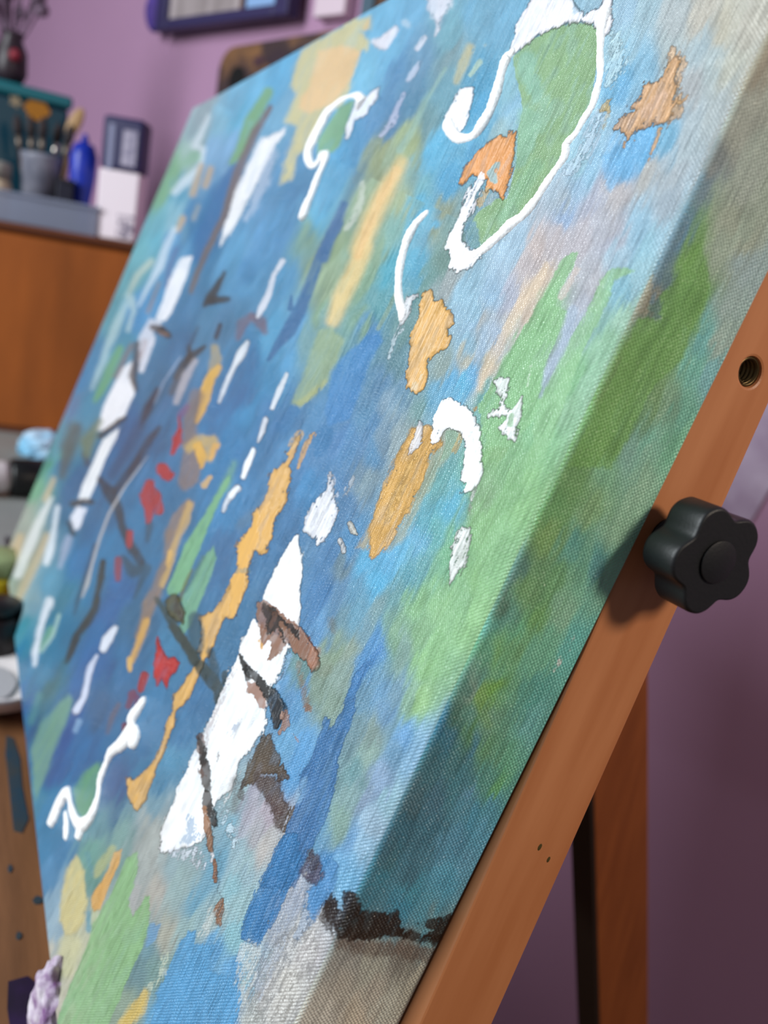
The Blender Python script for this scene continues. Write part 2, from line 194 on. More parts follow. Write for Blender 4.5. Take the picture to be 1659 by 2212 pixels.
# strokes: kind domain tile (r,g,b) softness opacity raggedness dryness height | points
# kind S = brush line "x y width", kind G = filled patch "x y"
STROKES = '''
S f M0 120,145,150 22 .6 2 0 0|1000 800 50;900 950 55;800 1150 50
S f M0 165,200,185 12 .7 1 .1 0|1370 440 20;1250 640 25;1150 850 40;1080 960 50
G f M0 222,208,150 16 .9 6 .1 0|900 110;890 180;830 200;880 260;880 320;830 330;790 450;760 560;700 680;600 700;560 800;500 900;470 950;420 1000;400 1090;380 1150;310 1180;340 1050;400 880;420 810;340 780;420 600;380 560;400 440;450 330;550 260;640 210;780 120
G f M0 243,203,150 16 .95 6 .1 0|560 330;700 290;830 330;780 460;740 550;660 650;600 680;500 720;430 700;440 620;500 560;530 440
S f M0 238,200,145 10 .6 3 .1 0|880 140 30;860 180 30
S f M0 215,195,130 16 .7 3 .2 0|1530 300 50;1490 400 70;1440 520 40
S f M0 235,205,140 30 .9 3 0 0|1090 1040 70;1000 1200 110;900 1400 120;820 1600 110
S f M1 240,210,145 26 .9 3 0 0|850 250 110;780 420 110;700 580 115;650 720 80
S f M0 250,205,140 18 .8 3 0 0|1060 1090 50;960 1260 60;880 1450 60;810 1640 50
G f M1 165,185,145 14 .85 5 .05 0|560 780;640 760;720 840;690 960;620 1100;540 1200;440 1270;380 1250;450 1100;500 950
S f M1 195,195,130 12 .6 4 .2 0|600 1110 30;530 1180 40;430 1255 40
S f M0 110,140,150 20 .6 2 0 0|850 1060 40;790 1180 60;740 1290 60
S f M0 62,115,162 14 .95 2 0 0|720 1310 50;690 1390 62;640 1500 68;590 1650 70
S f M1 62,115,162 9 .95 3 0 0|680 100 75;580 280 70;500 500 70;440 650 85;370 780 90;300 870 55;240 970 30
S f M1 62,115,162 8 .9 2 0 0|385 560 16;378 640 40
S f M0 203,208,195 10 .75 3 .45 0|840 1170 36;830 1290 45;780 1400 40;735 1460 30
S f M1 150,175,150 8 .7 1 .1 0|1050 550 26;1000 660 30;940 770 26
G f M1 88,150,208 12 .85 4 0 0|860 820;950 790;970 850;900 950;850 1100;800 1250;760 1350;620 1400;600 1300;640 1050;700 960;790 880
S f M1 75,135,185 16 .8 4 0 0|610 1430 90;575 1510 110;560 1560 60
S f M1 75,130,180 12 .7 4 .1 0|400 1300 90;330 1400 90
S f M1 130,105,120 14 .85 2 .1 0|130 690 40;70 740 70;45 830 34
S f M1 130,105,120 14 .85 2 .1 0|130 690 40;190 730 80;215 790 40
G f M1 232,180,105 4 1 7 .04 .12|1230 530;1290 530;1310 590;1350 590;1400 650;1425 740;1380 770;1410 830;1390 890;1310 930;1260 980;1260 1060;1240 1160;1190 1190;1120 1150;1120 1050;1150 950;1150 800;1200 720;1200 620
S f M1 225,205,170 5 .7 4 .5 0|1215 1060 30;1170 1150 40
G f M2 190,180,135 16 .6 6 .1 0|1340 60;1500 50;1440 180;1330 330;1250 500;1100 800;1000 860;1150 500
G f M2 205,180,120 14 .6 6 .1 0|1000 380;930 560;850 760;800 840;870 850;930 700
G f M2 233,183,108 9 1 6 .08 .05|1150 70;1270 50;1340 120;1350 180;1280 250;1250 350;1200 480;1130 620;1060 740;1000 830;900 920;880 880;880 720;930 560;1000 380;1080 200
S f M2 245,200,125 4 .6 3 .55 .03|1180 250 40;1080 450 60;1000 650 50
G f M2 150,185,160 8 .8 3 0 0|1370 90;1440 80;1460 130;1400 250;1330 300;1370 170
S f M2 205,170,100 6 .6 3 .4 0|1480 110 40;1430 220 40
S f M2 115,135,150 30 .5 6 .1 0|250 480 60;170 620 80;60 690 60
G f M2 234,182,106 4 1 7 .04 .12|440 120;400 180;350 230;370 260;300 320;240 380;240 480;200 560;160 620;140 700;60 780;30 830;40 960;0 1050;0 1290;30 1280;70 1150;105 1080;95 990;130 930;150 860;180 890;220 880;270 760;290 660;350 530;390 400;385 350;360 320;410 250;430 160
S f M2 234,182,106 4 .85 5 .35 .05|525 110 26;470 190 36;455 250 26;430 330 14
S f M2 225,185,125 5 .7 4 .5 .03|440 110 50;390 180 50
G f L2 234,182,106 5 1 6 .04 .1|1659 580;1620 620;1620 700;1560 750;1520 830;1530 960;1500 1000;1470 1080;1430 1180;1350 1250;1280 1280;1290 1400;1270 1500;1280 1560;1300 1560;1330 1540;1380 1450;1440 1290;1500 1290;1530 1230;1560 1100;1590 990;1600 900;1640 840;1659 800
S f L2 130,150,150 4 .5 3 .3 0|1520 990 30;1590 985 30
G f L3 234,182,106 5 1 5 .04 .1|1290 140;1290 200;1230 270;1180 360;1110 450;1100 560;1070 620;1050 740;1000 850;950 920;860 990;810 980;820 1080;860 1190;890 1190;940 1100;1000 930;1040 850;1080 740;1130 600;1130 560;1210 480;1250 380;1290 290;1330 180
S f L1 200,175,125 10 .7 3 .1 0|1375 890 50;1385 960 70;1360 1050 60
S f L1 238,185,95 8 .95 4 .03 .04|1400 1020 36;1340 1090 70;1320 1180 74;1290 1280 60;1255 1370 26
S f L1 150,125,115 18 .8 3 0 0|1260 1200 90;1220 1350 90;1210 1500 80
G f L2 155,128,118 14 .8 5 0 0|1180 180;1260 80;1290 300;1280 420;1180 480;1140 430;1160 300
S f L2 215,180,110 14 .8 4 .1 0|1210 200 60;1280 160 90;1360 160 80;1340 260 60
S f L2 240,185,90 8 .95 4 .05 .04|1270 190 60;1290 260 66;1295 320 30
S f L2 235,180,100 8 .85 4 .1 0|1385 190 46;1350 260 36
S f L2 232,185,115 6 .9 3 .1 0|1350 385 26;1310 440 44
S f L2 160,130,112 14 .9 4 .05 0|1210 560 60;1150 650 100;1100 750 90;1080 900 50;1050 1000 80;1010 1100 70;960 1200 90;930 1300 60;890 1400 50
S f L2 215,175,110 10 .8 4 .15 0|1215 560 46;1190 660 56;1140 760 36;1100 880 46;1080 980 40;1040 1080 40
S f L2 235,185,105 6 .8 4 .1 0|1090 870 36;1075 950 20
S f L2 232,178,98 10 .9 3 .05 .04|940 1310 50;900 1420 50;845 1560 30
S f L2 240,190,110 7 .95 2 0 .04|832 1555 40;830 1620 30
S f L2 150,200,130 20 .5 3 0 0|1500 300 30;1440 450 60
G f L2 145,198,148 8 .95 3 .03 .04|1470 370;1430 420;1350 560;1260 700;1180 830;1120 980;1070 1100;1080 1140;1130 1150;1180 1100;1260 900;1330 720;1400 560;1480 400
G f L2 138,188,150 8 .9 3 .05 .03|1370 820;1385 900;1340 1050;1290 1180;1230 1330;1170 1400;1150 1350;1180 1250;1160 1170;1230 1050;1290 920
S f L2 95,130,120 8 .6 2 .2 0|1300 900 30;1230 1040 30;1190 1120 16
S f L2 70,95,108 14 .8 3 0 0|1250 1290 90;1260 1400 110;1270 1500 70
S f L2 75,78,72 10 .92 3 0 0|1000 1165 30;1080 1270 60;1130 1370 64;1190 1460 60;1250 1570 66
S f L3 72,74,68 9 .92 3 0 0|1100 10 50;1190 120 60;1250 220 66;1330 320 90;1400 410 80;1385 500 26
S f L3 70,80,85 12 .8 3 0 0|1350 170 50;1370 260 60;1380 350 60
S f L3 68,72,72 6 .9 3 0 0|1440 310 30;1440 370 40
G f L2 105,92,58 7 .95 4 0 .08|1050 1180;1100 1140;1135 1130;1160 1200;1190 1250;1180 1330;1130 1310;1090 1280
S f L2 90,70,35 5 .8 3 .2 .05|1140 1170 26;1130 1230 36;1170 1290 26
S f L2 120,110,60 5 .7 3 0 0|1230 980 18;1180 1090 24;1150 1180 24
S f L0 225,235,240 14 .75 3 .15 .03|1335 740 25;1300 830 30;1250 935 50;1300 955 40;1285 1060 34;1200 1150 66;1120 1225 50
S f L0 160,200,170 12 .8 2 0 0|1250 1000 80;1190 1040 50
S f L0 205,175,140 12 .85 2 .1 0|1350 1080 40;1315 1190 40
S f L0 205,175,140 12 .85 2 .1 0|1290 1060 36;1235 1240 44
S f L0 215,180,135 10 .9 2 .1 0|1170 1400 44;1140 1470 36
S f L0 190,185,170 14 .7 2 .1 0|1270 1320 26;1240 1400 30
S f L1 215,230,240 10 .85 2 .1 .03|1120 130 30;1060 260 50;1020 380 55;950 500 25;890 620 15
S f L1 205,215,200 14 .8 2 .1 0|970 340 40;880 430 40;830 540 24
S f L1 195,220,222 12 .85 3 .15 .03|820 560 40;845 590 50;855 660 30;820 780 25
S f L1 190,220,225 12 .85 3 .15 .03|810 610 40;745 750 60;700 860 50;660 980 42;620 1080 34;590 1150 20
S f L1 130,182,132 10 .9 2 .05 0|770 900 46;700 1050 66;640 1180 50;610 1230 26
S f L1 120,120,165 14 .7 2 0 0|1130 260 26;1080 400 26;1080 500 50
S f L1 175,145,125 10 .7 2 0 0|1020 480 20;950 660 26
S f P 140,182,122 5 .9 1 0 0|580 198 20;544 263 30;520 325 22;500 352 10
S f P 72,126,176 6 .85 2 0 0|508 368 24;476 425 34;446 500 34;428 556 22
S f P 137,115,110 4 .95 1 0 .03|584 233 11;551 287 16;517 365 17;500 412 17;486 467 16;449 538 15;425 595 14;412 632 8
S f P 190,205,228 8 .75 3 .2 0|588 330 26;570 385 30;548 440 20;530 476 10
G f P 250,250,252 5 1 2 .05 .06|618 276;590 290;567 298;536 362;508 420;489 472;474 522;476 532;492 512;512 484;535 440;556 396;575 350;592 318;610 296
G f L1 248,248,252 8 .95 3 .08 .05|1160 320;1235 305;1200 430;1150 560;1090 680;1060 720;1010 725;1000 700;1040 600;1090 450
G f L1 225,225,235 8 .9 3 .1 .04|960 700;1040 740;980 800;1000 830;960 940;920 1060;890 1050;880 930;890 830
S f L1 190,165,165 8 .6 3 .1 0|930 850 30;900 960 30
S f L1 82,66,60 7 .95 3 0 .06|975 760 34;1030 780 60;1080 815 40
S f L1 160,125,110 6 .8 2 0 0|1020 795 20;1070 810 26
G f L1 250,248,252 8 .97 3 .05 .06|850 970;790 1020;720 1150;660 1280;615 1430;700 1420;800 1330;860 1200;870 1150;850 1080
S f L1 150,120,110 12 .8 3 .1 0|840 880 30;790 980 30;740 1080 26
S f L1 98,78,72 9 .9 3 .05 .03|880 870 36;870 1000 50;850 1070 50;870 1160 26
S f L1 95,75,68 7 .9 3 .05 .03|640 1460 34;720 1395 34;800 1340 28
G f L1 250,250,252 8 .97 2 .03 .06|770 1400;740 1480;680 1600;600 1800;560 1880;500 1870;530 1770;600 1620;660 1480;700 1450
S f L2 115,108,102 24 .85 3 0 0|480 80 90;440 200 100;400 380 40
S f L2 100,75,70 16 .8 3 0 0|540 240 30;560 300 30
S f L2 135,140,112 20 .85 3 0 0|640 30 40;560 160 90;560 240 50
S f L2 92,62,58 7 .95 3 0 .05|465 560 40;530 545 44;590 545 30
G f L2 240,240,250 9 .95 3 .05 .05|500 570;555 590;510 720;470 730;455 640
S f L2 78,75,78 9 .9 2 0 0|440 680 26;470 750 30
S f L2 185,192,220 16 .75 3 .1 0|440 780 44;415 860 50;385 960 26
S f L2 235,240,246 12 .9 2 .05 .04|370 580 30;350 700 28;320 850 60;300 935 40
S f L2 218,192,152 14 .9 2 .05 0|345 400 26;290 530 36
S f L2 222,192,150 16 .9 2 .05 0|130 770 50;70 930 60
S f L2 212,187,148 16 .9 2 .05 0|300 760 36;240 920 56;160 1080 56;110 1190 34
S f L2 235,236,232 12 .9 2 .05 .04|330 520 25;250 680 60;180 850 64;115 1010 56
S f L2 140,185,150 12 .8 2 0 0|330 1370 60;280 1450 50;260 1500 26
S f L2 235,240,248 9 .9 3 .1 .06|320 1180 50;285 1280 46;250 1400 38;225 1510 46;225 1590 24
S f L2 182,212,205 8 .85 2 .1 .03|380 1270 22;340 1400 26;270 1500 20
S f L1 50,58,62 9 .95 2 0 .03|1440 410 22;1390 500 44;1350 570 66;1310 620 30
S f L1 50,58,62 9 .95 2 0 .03|1350 590 60;1460 582 36
S f L1 55,65,75 8 .9 2 0 0|1410 745 28;1385 825 34
S f L1 75,90,110 10 .8 2 0 0|1270 760 15;1230 850 28;1200 910 20
S f L1 62,62,64 9 .92 3 .05 0|1310 885 22;1235 940 52;1180 1000 60;1130 1080 40
S f L1 62,62,64 9 .9 3 .05 0|1210 880 20;1215 950 50
S f L1 110,100,105 14 .85 3 0 0|1160 1050 60;1100 1180 44
S f L1 190,182,190 10 .9 3 .1 0|1250 980 34;1190 1080 60;1130 1240 36
S f L1 168,182,208 5 .9 1 .05 0|1160 950 10;1050 1110 14;990 1245 12
S f L1 66,68,78 12 .9 3 0 0|1010 1160 26;950 1280 60;900 1400 26
S f L2 80,95,125 20 .7 3 0 0|900 60 60;820 220 80;720 380 70
S f L2 70,70,76 9 .92 3 0 0|1020 70 26;960 150 50;880 280 52;800 400 56;740 480 50
S f L2 66,68,72 12 .92 3 0 0|640 400 36;700 480 84;760 590 60;780 700 50;850 850 64;905 930 50
S f L2 80,85,92 16 .8 3 0 0|790 900 30;850 990 80;940 970 60;890 1090 34;860 1160 15
S f L2 82,88,100 12 .75 3 0 0|960 690 44;945 800 26
S f L2 78,78,95 10 .8 2 0 0|610 820 20;550 1010 26;500 1170 26;478 1265 14
S f L2 195,190,192 5 .95 1 .05 .04|950 250 7;800 450 14;700 620 17;640 780 17;590 950 18;560 1070 30;528 1155 12
S f L2 58,56,60 8 .95 3 0 .05|660 930 40;650 1020 46;630 1120 40;610 1230 46;560 1310 52;500 1390 52;455 1500 46;428 1565 28
S f L3 88,115,120 24 .6 3 0 0|410 240 40;300 450 34
G f L3 140,178,150 16 .85 4 .05 0|440 450;470 480;420 640;350 800;290 980;230 1120;215 1000;200 800;260 640;380 500
S f L3 110,158,155 16 .7 3 0 0|250 450 40;200 620 40
S f L3 125,108,120 12 .8 2 0 0|760 510 28;720 590 34;690 690 20
G f L3 120,172,128 14 .85 4 .05 0|470 1060;540 940;620 880;650 880;620 1050;600 1180;540 1250;490 1190
S f L2 200,42,60 7 .95 3 0 .05|1150 1 1;1152 90 34;1135 150 66;1105 235 30
S f L2 200,36,55 8 .95 4 0 .05|1040 330 80;1070 380 66;1105 370 34
S f L2 195,40,58 7 .95 4 0 .05|960 430 56;940 510 92;960 590 66;950 670 24
S f L2 190,38,60 7 .95 4 0 .05|1000 500 66;1022 600 58
S f L2 190,40,58 7 .95 3 0 .05|832 745 44;830 820 40
S f L2 170,40,65 9 .9 3 0 .04|760 920 44;755 1035 36
S f L1 150,90,130 14 .7 3 0 0|1200 1270 34;1160 1320 40
G f L3 203,33,52 5 1 4 0 .08|1010 80;1050 170;1080 220;1120 200;1150 240;1130 300;1090 350;1070 420;1040 350;1010 390;985 340;985 230;1000 130
S f L3 185,36,58 6 .95 3 0 .06|925 320 54;900 410 42
S f L3 140,45,85 8 .85 3 0 0|850 440 56;825 520 36
S f L3 130,50,100 8 .8 3 0 0|880 460 30;860 540 20
S f L3 140,35,75 7 .85 2 0 0|800 640 34;790 670 24
S f L1 238,242,248 7 .95 2 0 .08|1585 860 30;1545 930 60;1500 1010 34;1450 1120 30;1405 1240 20
S f L2 238,242,250 6 .95 2 0 .08|1625 220 30;1590 300 50;1560 390 30
S f L2 238,242,250 6 .95 2 0 .08|1530 460 36;1480 500 40;1445 560 32;1432 605 24
S f M1 228,230,240 7 .95 2 .1 .06|330 335 34;270 430 30;240 550 40;195 640 46;168 695 20
S f M1 235,240,246 6 .95 2 0 .06|355 1060 20;310 1160 40;262 1280 26
S f M1 238,242,250 6 .95 2 0 .08|222 1350 34;200 1430 36;172 1495 14
S f M2 240,244,250 5 .98 2 0 .08|142 210 30;110 300 44;75 390 30
S f M2 240,244,250 5 .98 2 0 .08|40 450 34;0 510 40
S f L3 235,238,250 6 .97 2 0 .08|740 20 34;690 90 70;662 155 50
S f L3 225,230,250 6 .97 2 0 .08|622 195 24;582 270 46;560 370 36;540 460 42;490 550 54
S f L3 150,182,218 8 .85 3 .2 .02|505 615 44;485 675 30
S f M0 240,238,246 8 .95 5 .15 .05|1050 185 40;1010 230 70;970 280 80;920 270 40
S f M0 195,222,240 9 .8 3 .1 0|1110 145 50;1130 160 40
S f M0 230,232,242 7 .9 3 .2 .04|1240 240 34;1190 310 34
S f M0 205,216,236 7 .85 3 .3 .03|1210 400 25;1165 470 44;1130 515 26
S f M0 200,206,232 7 .85 4 .35 .03|1110 600 26;1060 700 40;1030 790 50;960 870 24
S f M0 200,225,200 6 .8 3 .2 0|1590 400 40;1530 480 26
S f M0 185,205,200 6 .6 3 .2 0|1625 290 20
G f M0 235,236,246 10 .9 8 .25 .05|1250 -60;1430 -60;1420 20;1380 90;1350 150;1310 225;1300 130;1255 50
G f M0 130,176,128 9 .95 2 0 0|790 640;755 760;720 860;690 940;645 980;600 960;550 1000;555 900;620 790;700 680
S f M0 90,140,110 8 .5 2 0 0|690 700 16;760 650 16
G f M0 240,240,246 7 .97 6 .1 .12|945 560;940 630;890 690;850 740;790 770;760 870;735 885;745 790;775 700;800 650;860 630;900 580
G f M0 245,245,250 6 1 6 .06 .15|1520 555;1550 560;1550 620;1530 700;1500 800;1470 850;1440 830;1390 840;1350 800;1380 710;1430 630;1470 570
G f R0 155,193,142 4 1 2 .02 0|600 120;700 130;745 180;735 300;720 420;690 560;620 680;560 790;540 870;440 1020;330 1150;200 1270;80 1360;40 1340;20 1250;80 1160;180 1080;240 1080;290 900;300 700;330 600;290 420;270 310;370 220;480 160
S f R0 152,205,182 20 .7 6 .2 0|340 330 110;360 420 110;400 520 70
S f R0 152,203,175 20 .65 6 .2 0|360 640 120;340 780 110;310 880 70
S f R0 160,208,178 14 .5 6 .3 0|460 560 60;430 700 60
S f R0 165,205,160 8 .6 3 .3 0|460 230 34
S f R0 150,200,158 20 .6 5 .1 0|400 900 80;300 1060 90;210 1180 60
S f R0 118,165,190 12 .8 6 .2 0|40 1230 70;60 1320 60
G f R0 238,165,98 5 1 5 .05 .1|120 790;200 730;240 745;248 695;262 735;292 705;285 800;268 940;222 1080;150 1030;110 1050;130 980;60 960;0 1010;-30 1000;20 900;70 830
S f R0 168,200,200 6 .95 3 .1 0|190 900 34;160 950 56;175 985 40
S f R0 230,160,95 5 .9 3 .2 0|185 930 22
S f R0 205,178,130 8 .8 4 .3 0|130 1040 40;90 1100 50
S f R0 170,190,195 6 .7 4 .4 0|180 1050 40;140 1100 40
G f R0 128,196,240 16 .8 6 .1 0|1060 700;1040 800;900 900;860 980;800 1040;770 980;760 850;850 780;950 720
S f R0 130,195,235 14 .7 5 .2 0|880 440 60;850 540 60
S f R0 205,235,242 8 .7 8 .5 .03|830 200 70;840 330 110;800 450 60
S f R0 205,225,240 8 .6 8 .5 .03|760 620 60;700 740 80;640 880 70;570 930 60
S f R0 195,212,228 8 .6 6 .5 0|1140 660 30;1150 560 20
G f R0 238,196,150 6 .8 8 .3 .05|1130 250;1200 300;1210 340;1190 400;1200 540;1180 640;1130 660;1080 700;1120 560;1100 420
G f R0 238,188,138 5 .95 8 .1 .08|1150 310;1190 330;1165 400;1170 500;1140 620;1095 690;1050 670;1000 700;940 710;905 765;865 720;815 700;870 640;940 600;900 580;960 540;990 460;1060 450;1100 370
S f R0 240,200,170 6 .7 5 .4 .03|1080 520 60;1000 620 60
S f R0 238,190,135 4 .9 4 .1 .05|1075 700 24;1040 800 22;1010 870 10
S f R0 238,190,135 4 .8 4 .2 .05|1225 520 14;1180 560 24
S f R0 238,188,130 4 .9 3 .2 .05|880 770 14;875 800 14
S f R0 238,188,130 4 .9 3 .2 .05|935 765 12
G f R0 215,188,125 5 .9 4 .1 .05|830 520;800 560;800 612;740 610;755 570
S f R0 200,190,150 6 .6 4 .5 0|790 630 20;765 700 24
G f R0 245,240,244 5 .95 6 .1 .15|350 20;420 -60;560 -60;620 40;660 80;740 40;800 -60;830 -60;815 60;805 170;770 190;700 125;600 118;480 158;380 208;290 290;260 270;285 150;335 60
S f R0 165,205,225 8 .7 6 .4 0|640 -20 60;620 60 40
S f R0 225,228,240 8 .6 6 .5 0|420 60 60;350 150 40
G f M1 248,248,250 5 1 7 .08 .15|1470 40;1500 -10;1530 0;1510 80;1475 160;1490 220;1530 270;1580 270;1640 260;1580 330;1530 390;1480 402;1435 412;1400 375;1400 300;1378 250;1400 160;1440 90
S f M0 246,244,248 6 .9 7 .4 .12|1610 1130 36;1560 1230 90;1510 1340 80;1475 1400 60
S f M1 246,246,248 5 .9 5 .3 .08|1190 560 26;1145 580 36;1120 650 60;1090 740 24
S f M1 215,232,238 4 .85 4 .4 .05|1090 760 34;1050 820 34;1040 870 20
S f M1 210,228,235 4 .8 4 .5 .05|1030 900 24;1010 960 16
G f M2 232,232,236 5 .95 6 .3 .1|1200 25;1228 45;1228 170;1175 220;1135 245;1160 150;1185 90
S f M2 246,246,246 4 .95 5 .3 .1|1320 40 60;1290 160 30
G f M2 250,250,250 4 1 6 .05 .16|1290 0;1350 -100;1400 -128;1450 -90;1530 -40;1580 50;1610 180;1612 330;1580 430;1520 480;1475 490;1510 430;1470 405;1490 320;1498 180;1470 100;1400 78;1350 98;1330 160;1275 172;1290 90
S f M2 190,190,180 3 .5 3 .6 0|1540 100 14;1580 250 10
S f M2 235,240,232 4 .8 4 .5 .05|1580 430 14;1540 520 14;1522 600 16
S f M2 225,235,220 4 .6 4 .6 .03|1530 620 10;1500 690 12
G f M2 240,243,238 4 .97 7 .3 .1|1480 700;1545 710;1525 830;1500 950;1435 1030;1398 1090;1400 1000;1393 950;1408 830;1440 740
G f M2 246,246,250 5 .97 7 .22 .1|620 400;640 350;650 450;685 600;655 700;600 800;550 832;530 780;460 730;480 640;540 520;600 470
S f M2 225,230,240 4 .6 5 .6 .04|640 380 30;660 500 60;670 620 40
S f M2 215,220,225 4 .6 5 .7 .04|770 400 40;730 500 30
S f M2 236,232,220 4 .95 3 .15 .08|760 685 30;785 735 36;800 750 20
S f M2 240,240,240 4 .95 3 .1 .08|698 795 34;720 860 28
S f M2 205,225,240 4 .6 5 .6 .03|440 850 30;450 890 24
G f M2 252,252,252 4 1 4 .02 .15|435 740;432 800;450 880;462 980;442 1120;445 1200;438 1345;340 1300;200 1195;205 1150;300 930;390 790
G f M3 250,250,250 4 1 7 .06 .14|140 -50;45 180;-60 420;-170 700;-210 780;-350 1060;-430 1290;-465 1430;-420 1465;-350 1435;-250 1420;-180 1390;-150 1300;-100 1150;-60 1090;0 1060;20 1000;60 880;140 790;200 700;230 600;215 540;250 440;330 300;350 200;400 140;330 80;250 60
S f M3 150,190,225 4 .8 5 .5 0|370 200 50;330 320 40;280 420 30
S f M3 235,240,246 3 .7 6 .6 .05|300 220 60;270 330 50
S f M3 185,170,170 3 .6 3 .68 0|30 290 40;-60 480 50;-180 780 40
S f M3 120,110,110 3 .75 3 .75 0|-40 780 22;-80 860 26
S f M3 130,150,180 3 .6 3 .72 0|60 590 40;-10 700 40
S f L3 165,190,215 4 .8 6 .5 0|1230 1250 70;1250 1350 90;1180 1390 50
S f L3 235,240,250 4 .7 8 .62 .04|1080 1440 60;1230 1460 110;1280 1530 70
S f L3 215,235,245 4 .75 8 .62 .04|1440 1180 60;1460 1300 60;1500 1400 40
S f M3 238,240,240 4 .7 7 .6 .05|40 880 60;10 1020 60;-40 1120 50
G f M3 100,82,62 7 .95 7 .08 .06|190 715;262 700;272 780;335 900;368 980;310 990;290 960;190 960;150 1010;80 1040;60 1050;90 950;150 800
G f M3 92,76,68 12 .9 8 .2 .04|150 960;300 960;335 1100;372 1150;345 1250;332 1345;285 1280;250 1180;195 1080;160 1040
S f M3 80,65,60 8 .7 6 .3 0|70 1000 40;60 1100 30
S f M3 105,98,95 26 .6 6 .2 0|30 1000 60;20 1180 60
S f M3 195,192,205 20 .7 8 .2 0|160 1080 50;130 1200 90;60 1330 60
S f M3 95,78,78 7 .8 7 .4 0|230 1100 40;300 1200 50
S f M3 88,76,64 5 .9 6 .2 0|395 1170 30;370 1240 30;340 1320 30
G f M2 152,112,92 5 .97 5 .03 .15|160 1185;215 1180;300 1230;430 1330;510 1430;560 1520;562 1600;520 1635;490 1580;400 1510;362 1450;300 1535;240 1562;270 1425;195 1480;190 1380;160 1290
S f M2 232,180,110 5 .8 4 .2 0|190 1440 20;200 1480 26
G f M2 52,38,34 5 .95 6 .04 .1|210 1200;285 1230;365 1310;432 1360;440 1430;400 1400;345 1360;345 1445;300 1350;260 1405;222 1360;240 1290;205 1250
S f M2 120,90,78 4 .7 4 .4 .05|290 1270 40;260 1340 26
S f M2 150,112,92 4 .8 4 .3 .05|330 1330 40;380 1400 40;430 1480 40
S f M2 60,48,44 4 .8 3 .3 .03|310 1390 14;350 1450 14
S f M2 178,125,100 10 .8 4 .1 0|540 1500 60;520 1590 50
S f M2 165,110,85 5 .7 4 .3 0|500 1420 30;520 1460 20
G f M3 170,132,116 5 .97 5 .03 .1|110 368;180 365;232 450;222 532;190 535;140 440;103 443
S f M3 48,36,33 4 .97 4 .02 .14|58 188 18;95 270 44;110 340 34
S f M3 44,33,31 4 .97 5 .02 .14|110 290 60;180 350 50;240 420 80;290 500 90;300 580 80;292 645 40
S f M3 60,70,80 4 .8 4 .2 .05|310 460 14;345 530 26
S f M3 178,140,122 4 .9 5 .2 .05|340 560 34;350 630 50;310 690 30
S f M3 165,120,95 4 .6 4 .3 0|400 700 14;430 750 14
S f L3 120,88,76 4 .9 5 .1 .1|1285 725 50;1290 800 50
S f L3 50,36,32 4 .98 5 .03 .16|1280 725 18;1305 810 44;1318 900 64;1325 990 60;1335 1050 40
S f L3 110,82,72 4 .8 5 .4 .1|1285 930 36;1310 960 30
S f L3 48,35,32 4 .97 5 .05 .15|1330 1080 44;1335 1150 60;1355 1210 56;1380 1280 30
S f L3 168,126,98 4 .95 5 .1 .1|1320 1180 40;1325 1260 40;1345 1360 44;1352 1440 30
S f L3 235,235,238 4 .9 4 .3 .05|1360 1470 30;1355 1510 20
S f L3 168,118,88 4 .95 4 .1 .06|1375 1500 20;1380 1570 24;1380 1640 24
G f L4 168,122,92 4 .95 3 .03 .06|1410 860;1435 856;1430 930;1415 1030;1385 1020;1380 950;1362 940;1385 890
S f L4 85,110,120 4 .5 4 .6 0|1410 560 30;1400 720 30;1410 960 30
S f M2 135,150,130 14 .6 5 .1 0|620 1620 60;560 1640 70
S f M3 145,120,95 12 .6 5 .2 0|430 250 40;490 540 40
S f M3 155,105,75 7 .6 5 .3 0|495 530 50
S f M2 130,125,105 16 .5 5 .2 0|640 1300 50;650 1370 40
G f M3 72,128,182 7 .95 6 .06 .03|600 595;640 600;640 650;700 560;740 430;800 300;880 240;800 450;790 560;720 750;690 850;680 1000;640 1170;560 1330;500 1450;440 1600;400 1680;180 1680;270 1500;330 1350;390 1230;430 1100;440 960;520 830;560 720
S f M3 85,145,200 8 .8 5 .15 0|960 140 24;880 250 50;800 350 50;770 440 50
S f M3 80,140,195 10 .6 5 .2 0|760 520 60;740 640 50
S f M3 150,195,225 14 .5 5 .2 0|470 1000 40;430 1120 40
G f M4 66,136,192 6 .97 7 .08 .03|320 440;420 440;460 600;400 750;330 900;270 1020;200 1120;170 1165;120 1140;55 1110;60 1080;120 900;200 720
G f M4 90,152,205 6 .9 7 .25 .02|620 600;700 640;660 780;600 900;540 950;470 1090;410 1175;400 1100;460 950;470 800;560 750
S f M4 75,140,195 5 .8 6 .3 0|560 930 26;480 1060 26;410 1160 20
G f M4 88,84,104 9 .9 7 .25 .03|510 538;560 590;592 660;600 720;540 772;480 762;445 682;480 600
S f M4 70,66,72 6 .7 5 .4 0|505 560 50;530 640 70
G f M4 212,210,205 8 .6 10 .5 .03|480 700;460 900;300 1100;180 1250;120 1400;90 1659;420 1659;520 1400;560 1150;500 950
S f M4 140,160,185 4 .5 5 .66 0|430 800 120;300 1080 160;180 1350 160;100 1560 140
S f M4 95,165,215 16 .8 8 .2 0|30 1250 60;10 1500 90;0 1700 100
G f L4 226,210,150 10 .95 4 .03 .03|490 575;540 680;560 900;540 1000;480 1080;420 1100;385 1000;400 780;440 650
S f L4 215,210,165 26 .8 4 0 0|450 1150 140;420 1300 120
S f L4 115,170,188 9 .85 3 0 0|572 950 30;570 1055 44
S f L4 195,198,145 12 .8 4 .1 0|720 540 50;650 640 60;620 700 50
S f L4 110,160,175 8 .5 4 .1 0|560 570 30;590 700 30
S f L4 205,212,170 12 .7 3 .1 0|620 860 50;600 1010 40
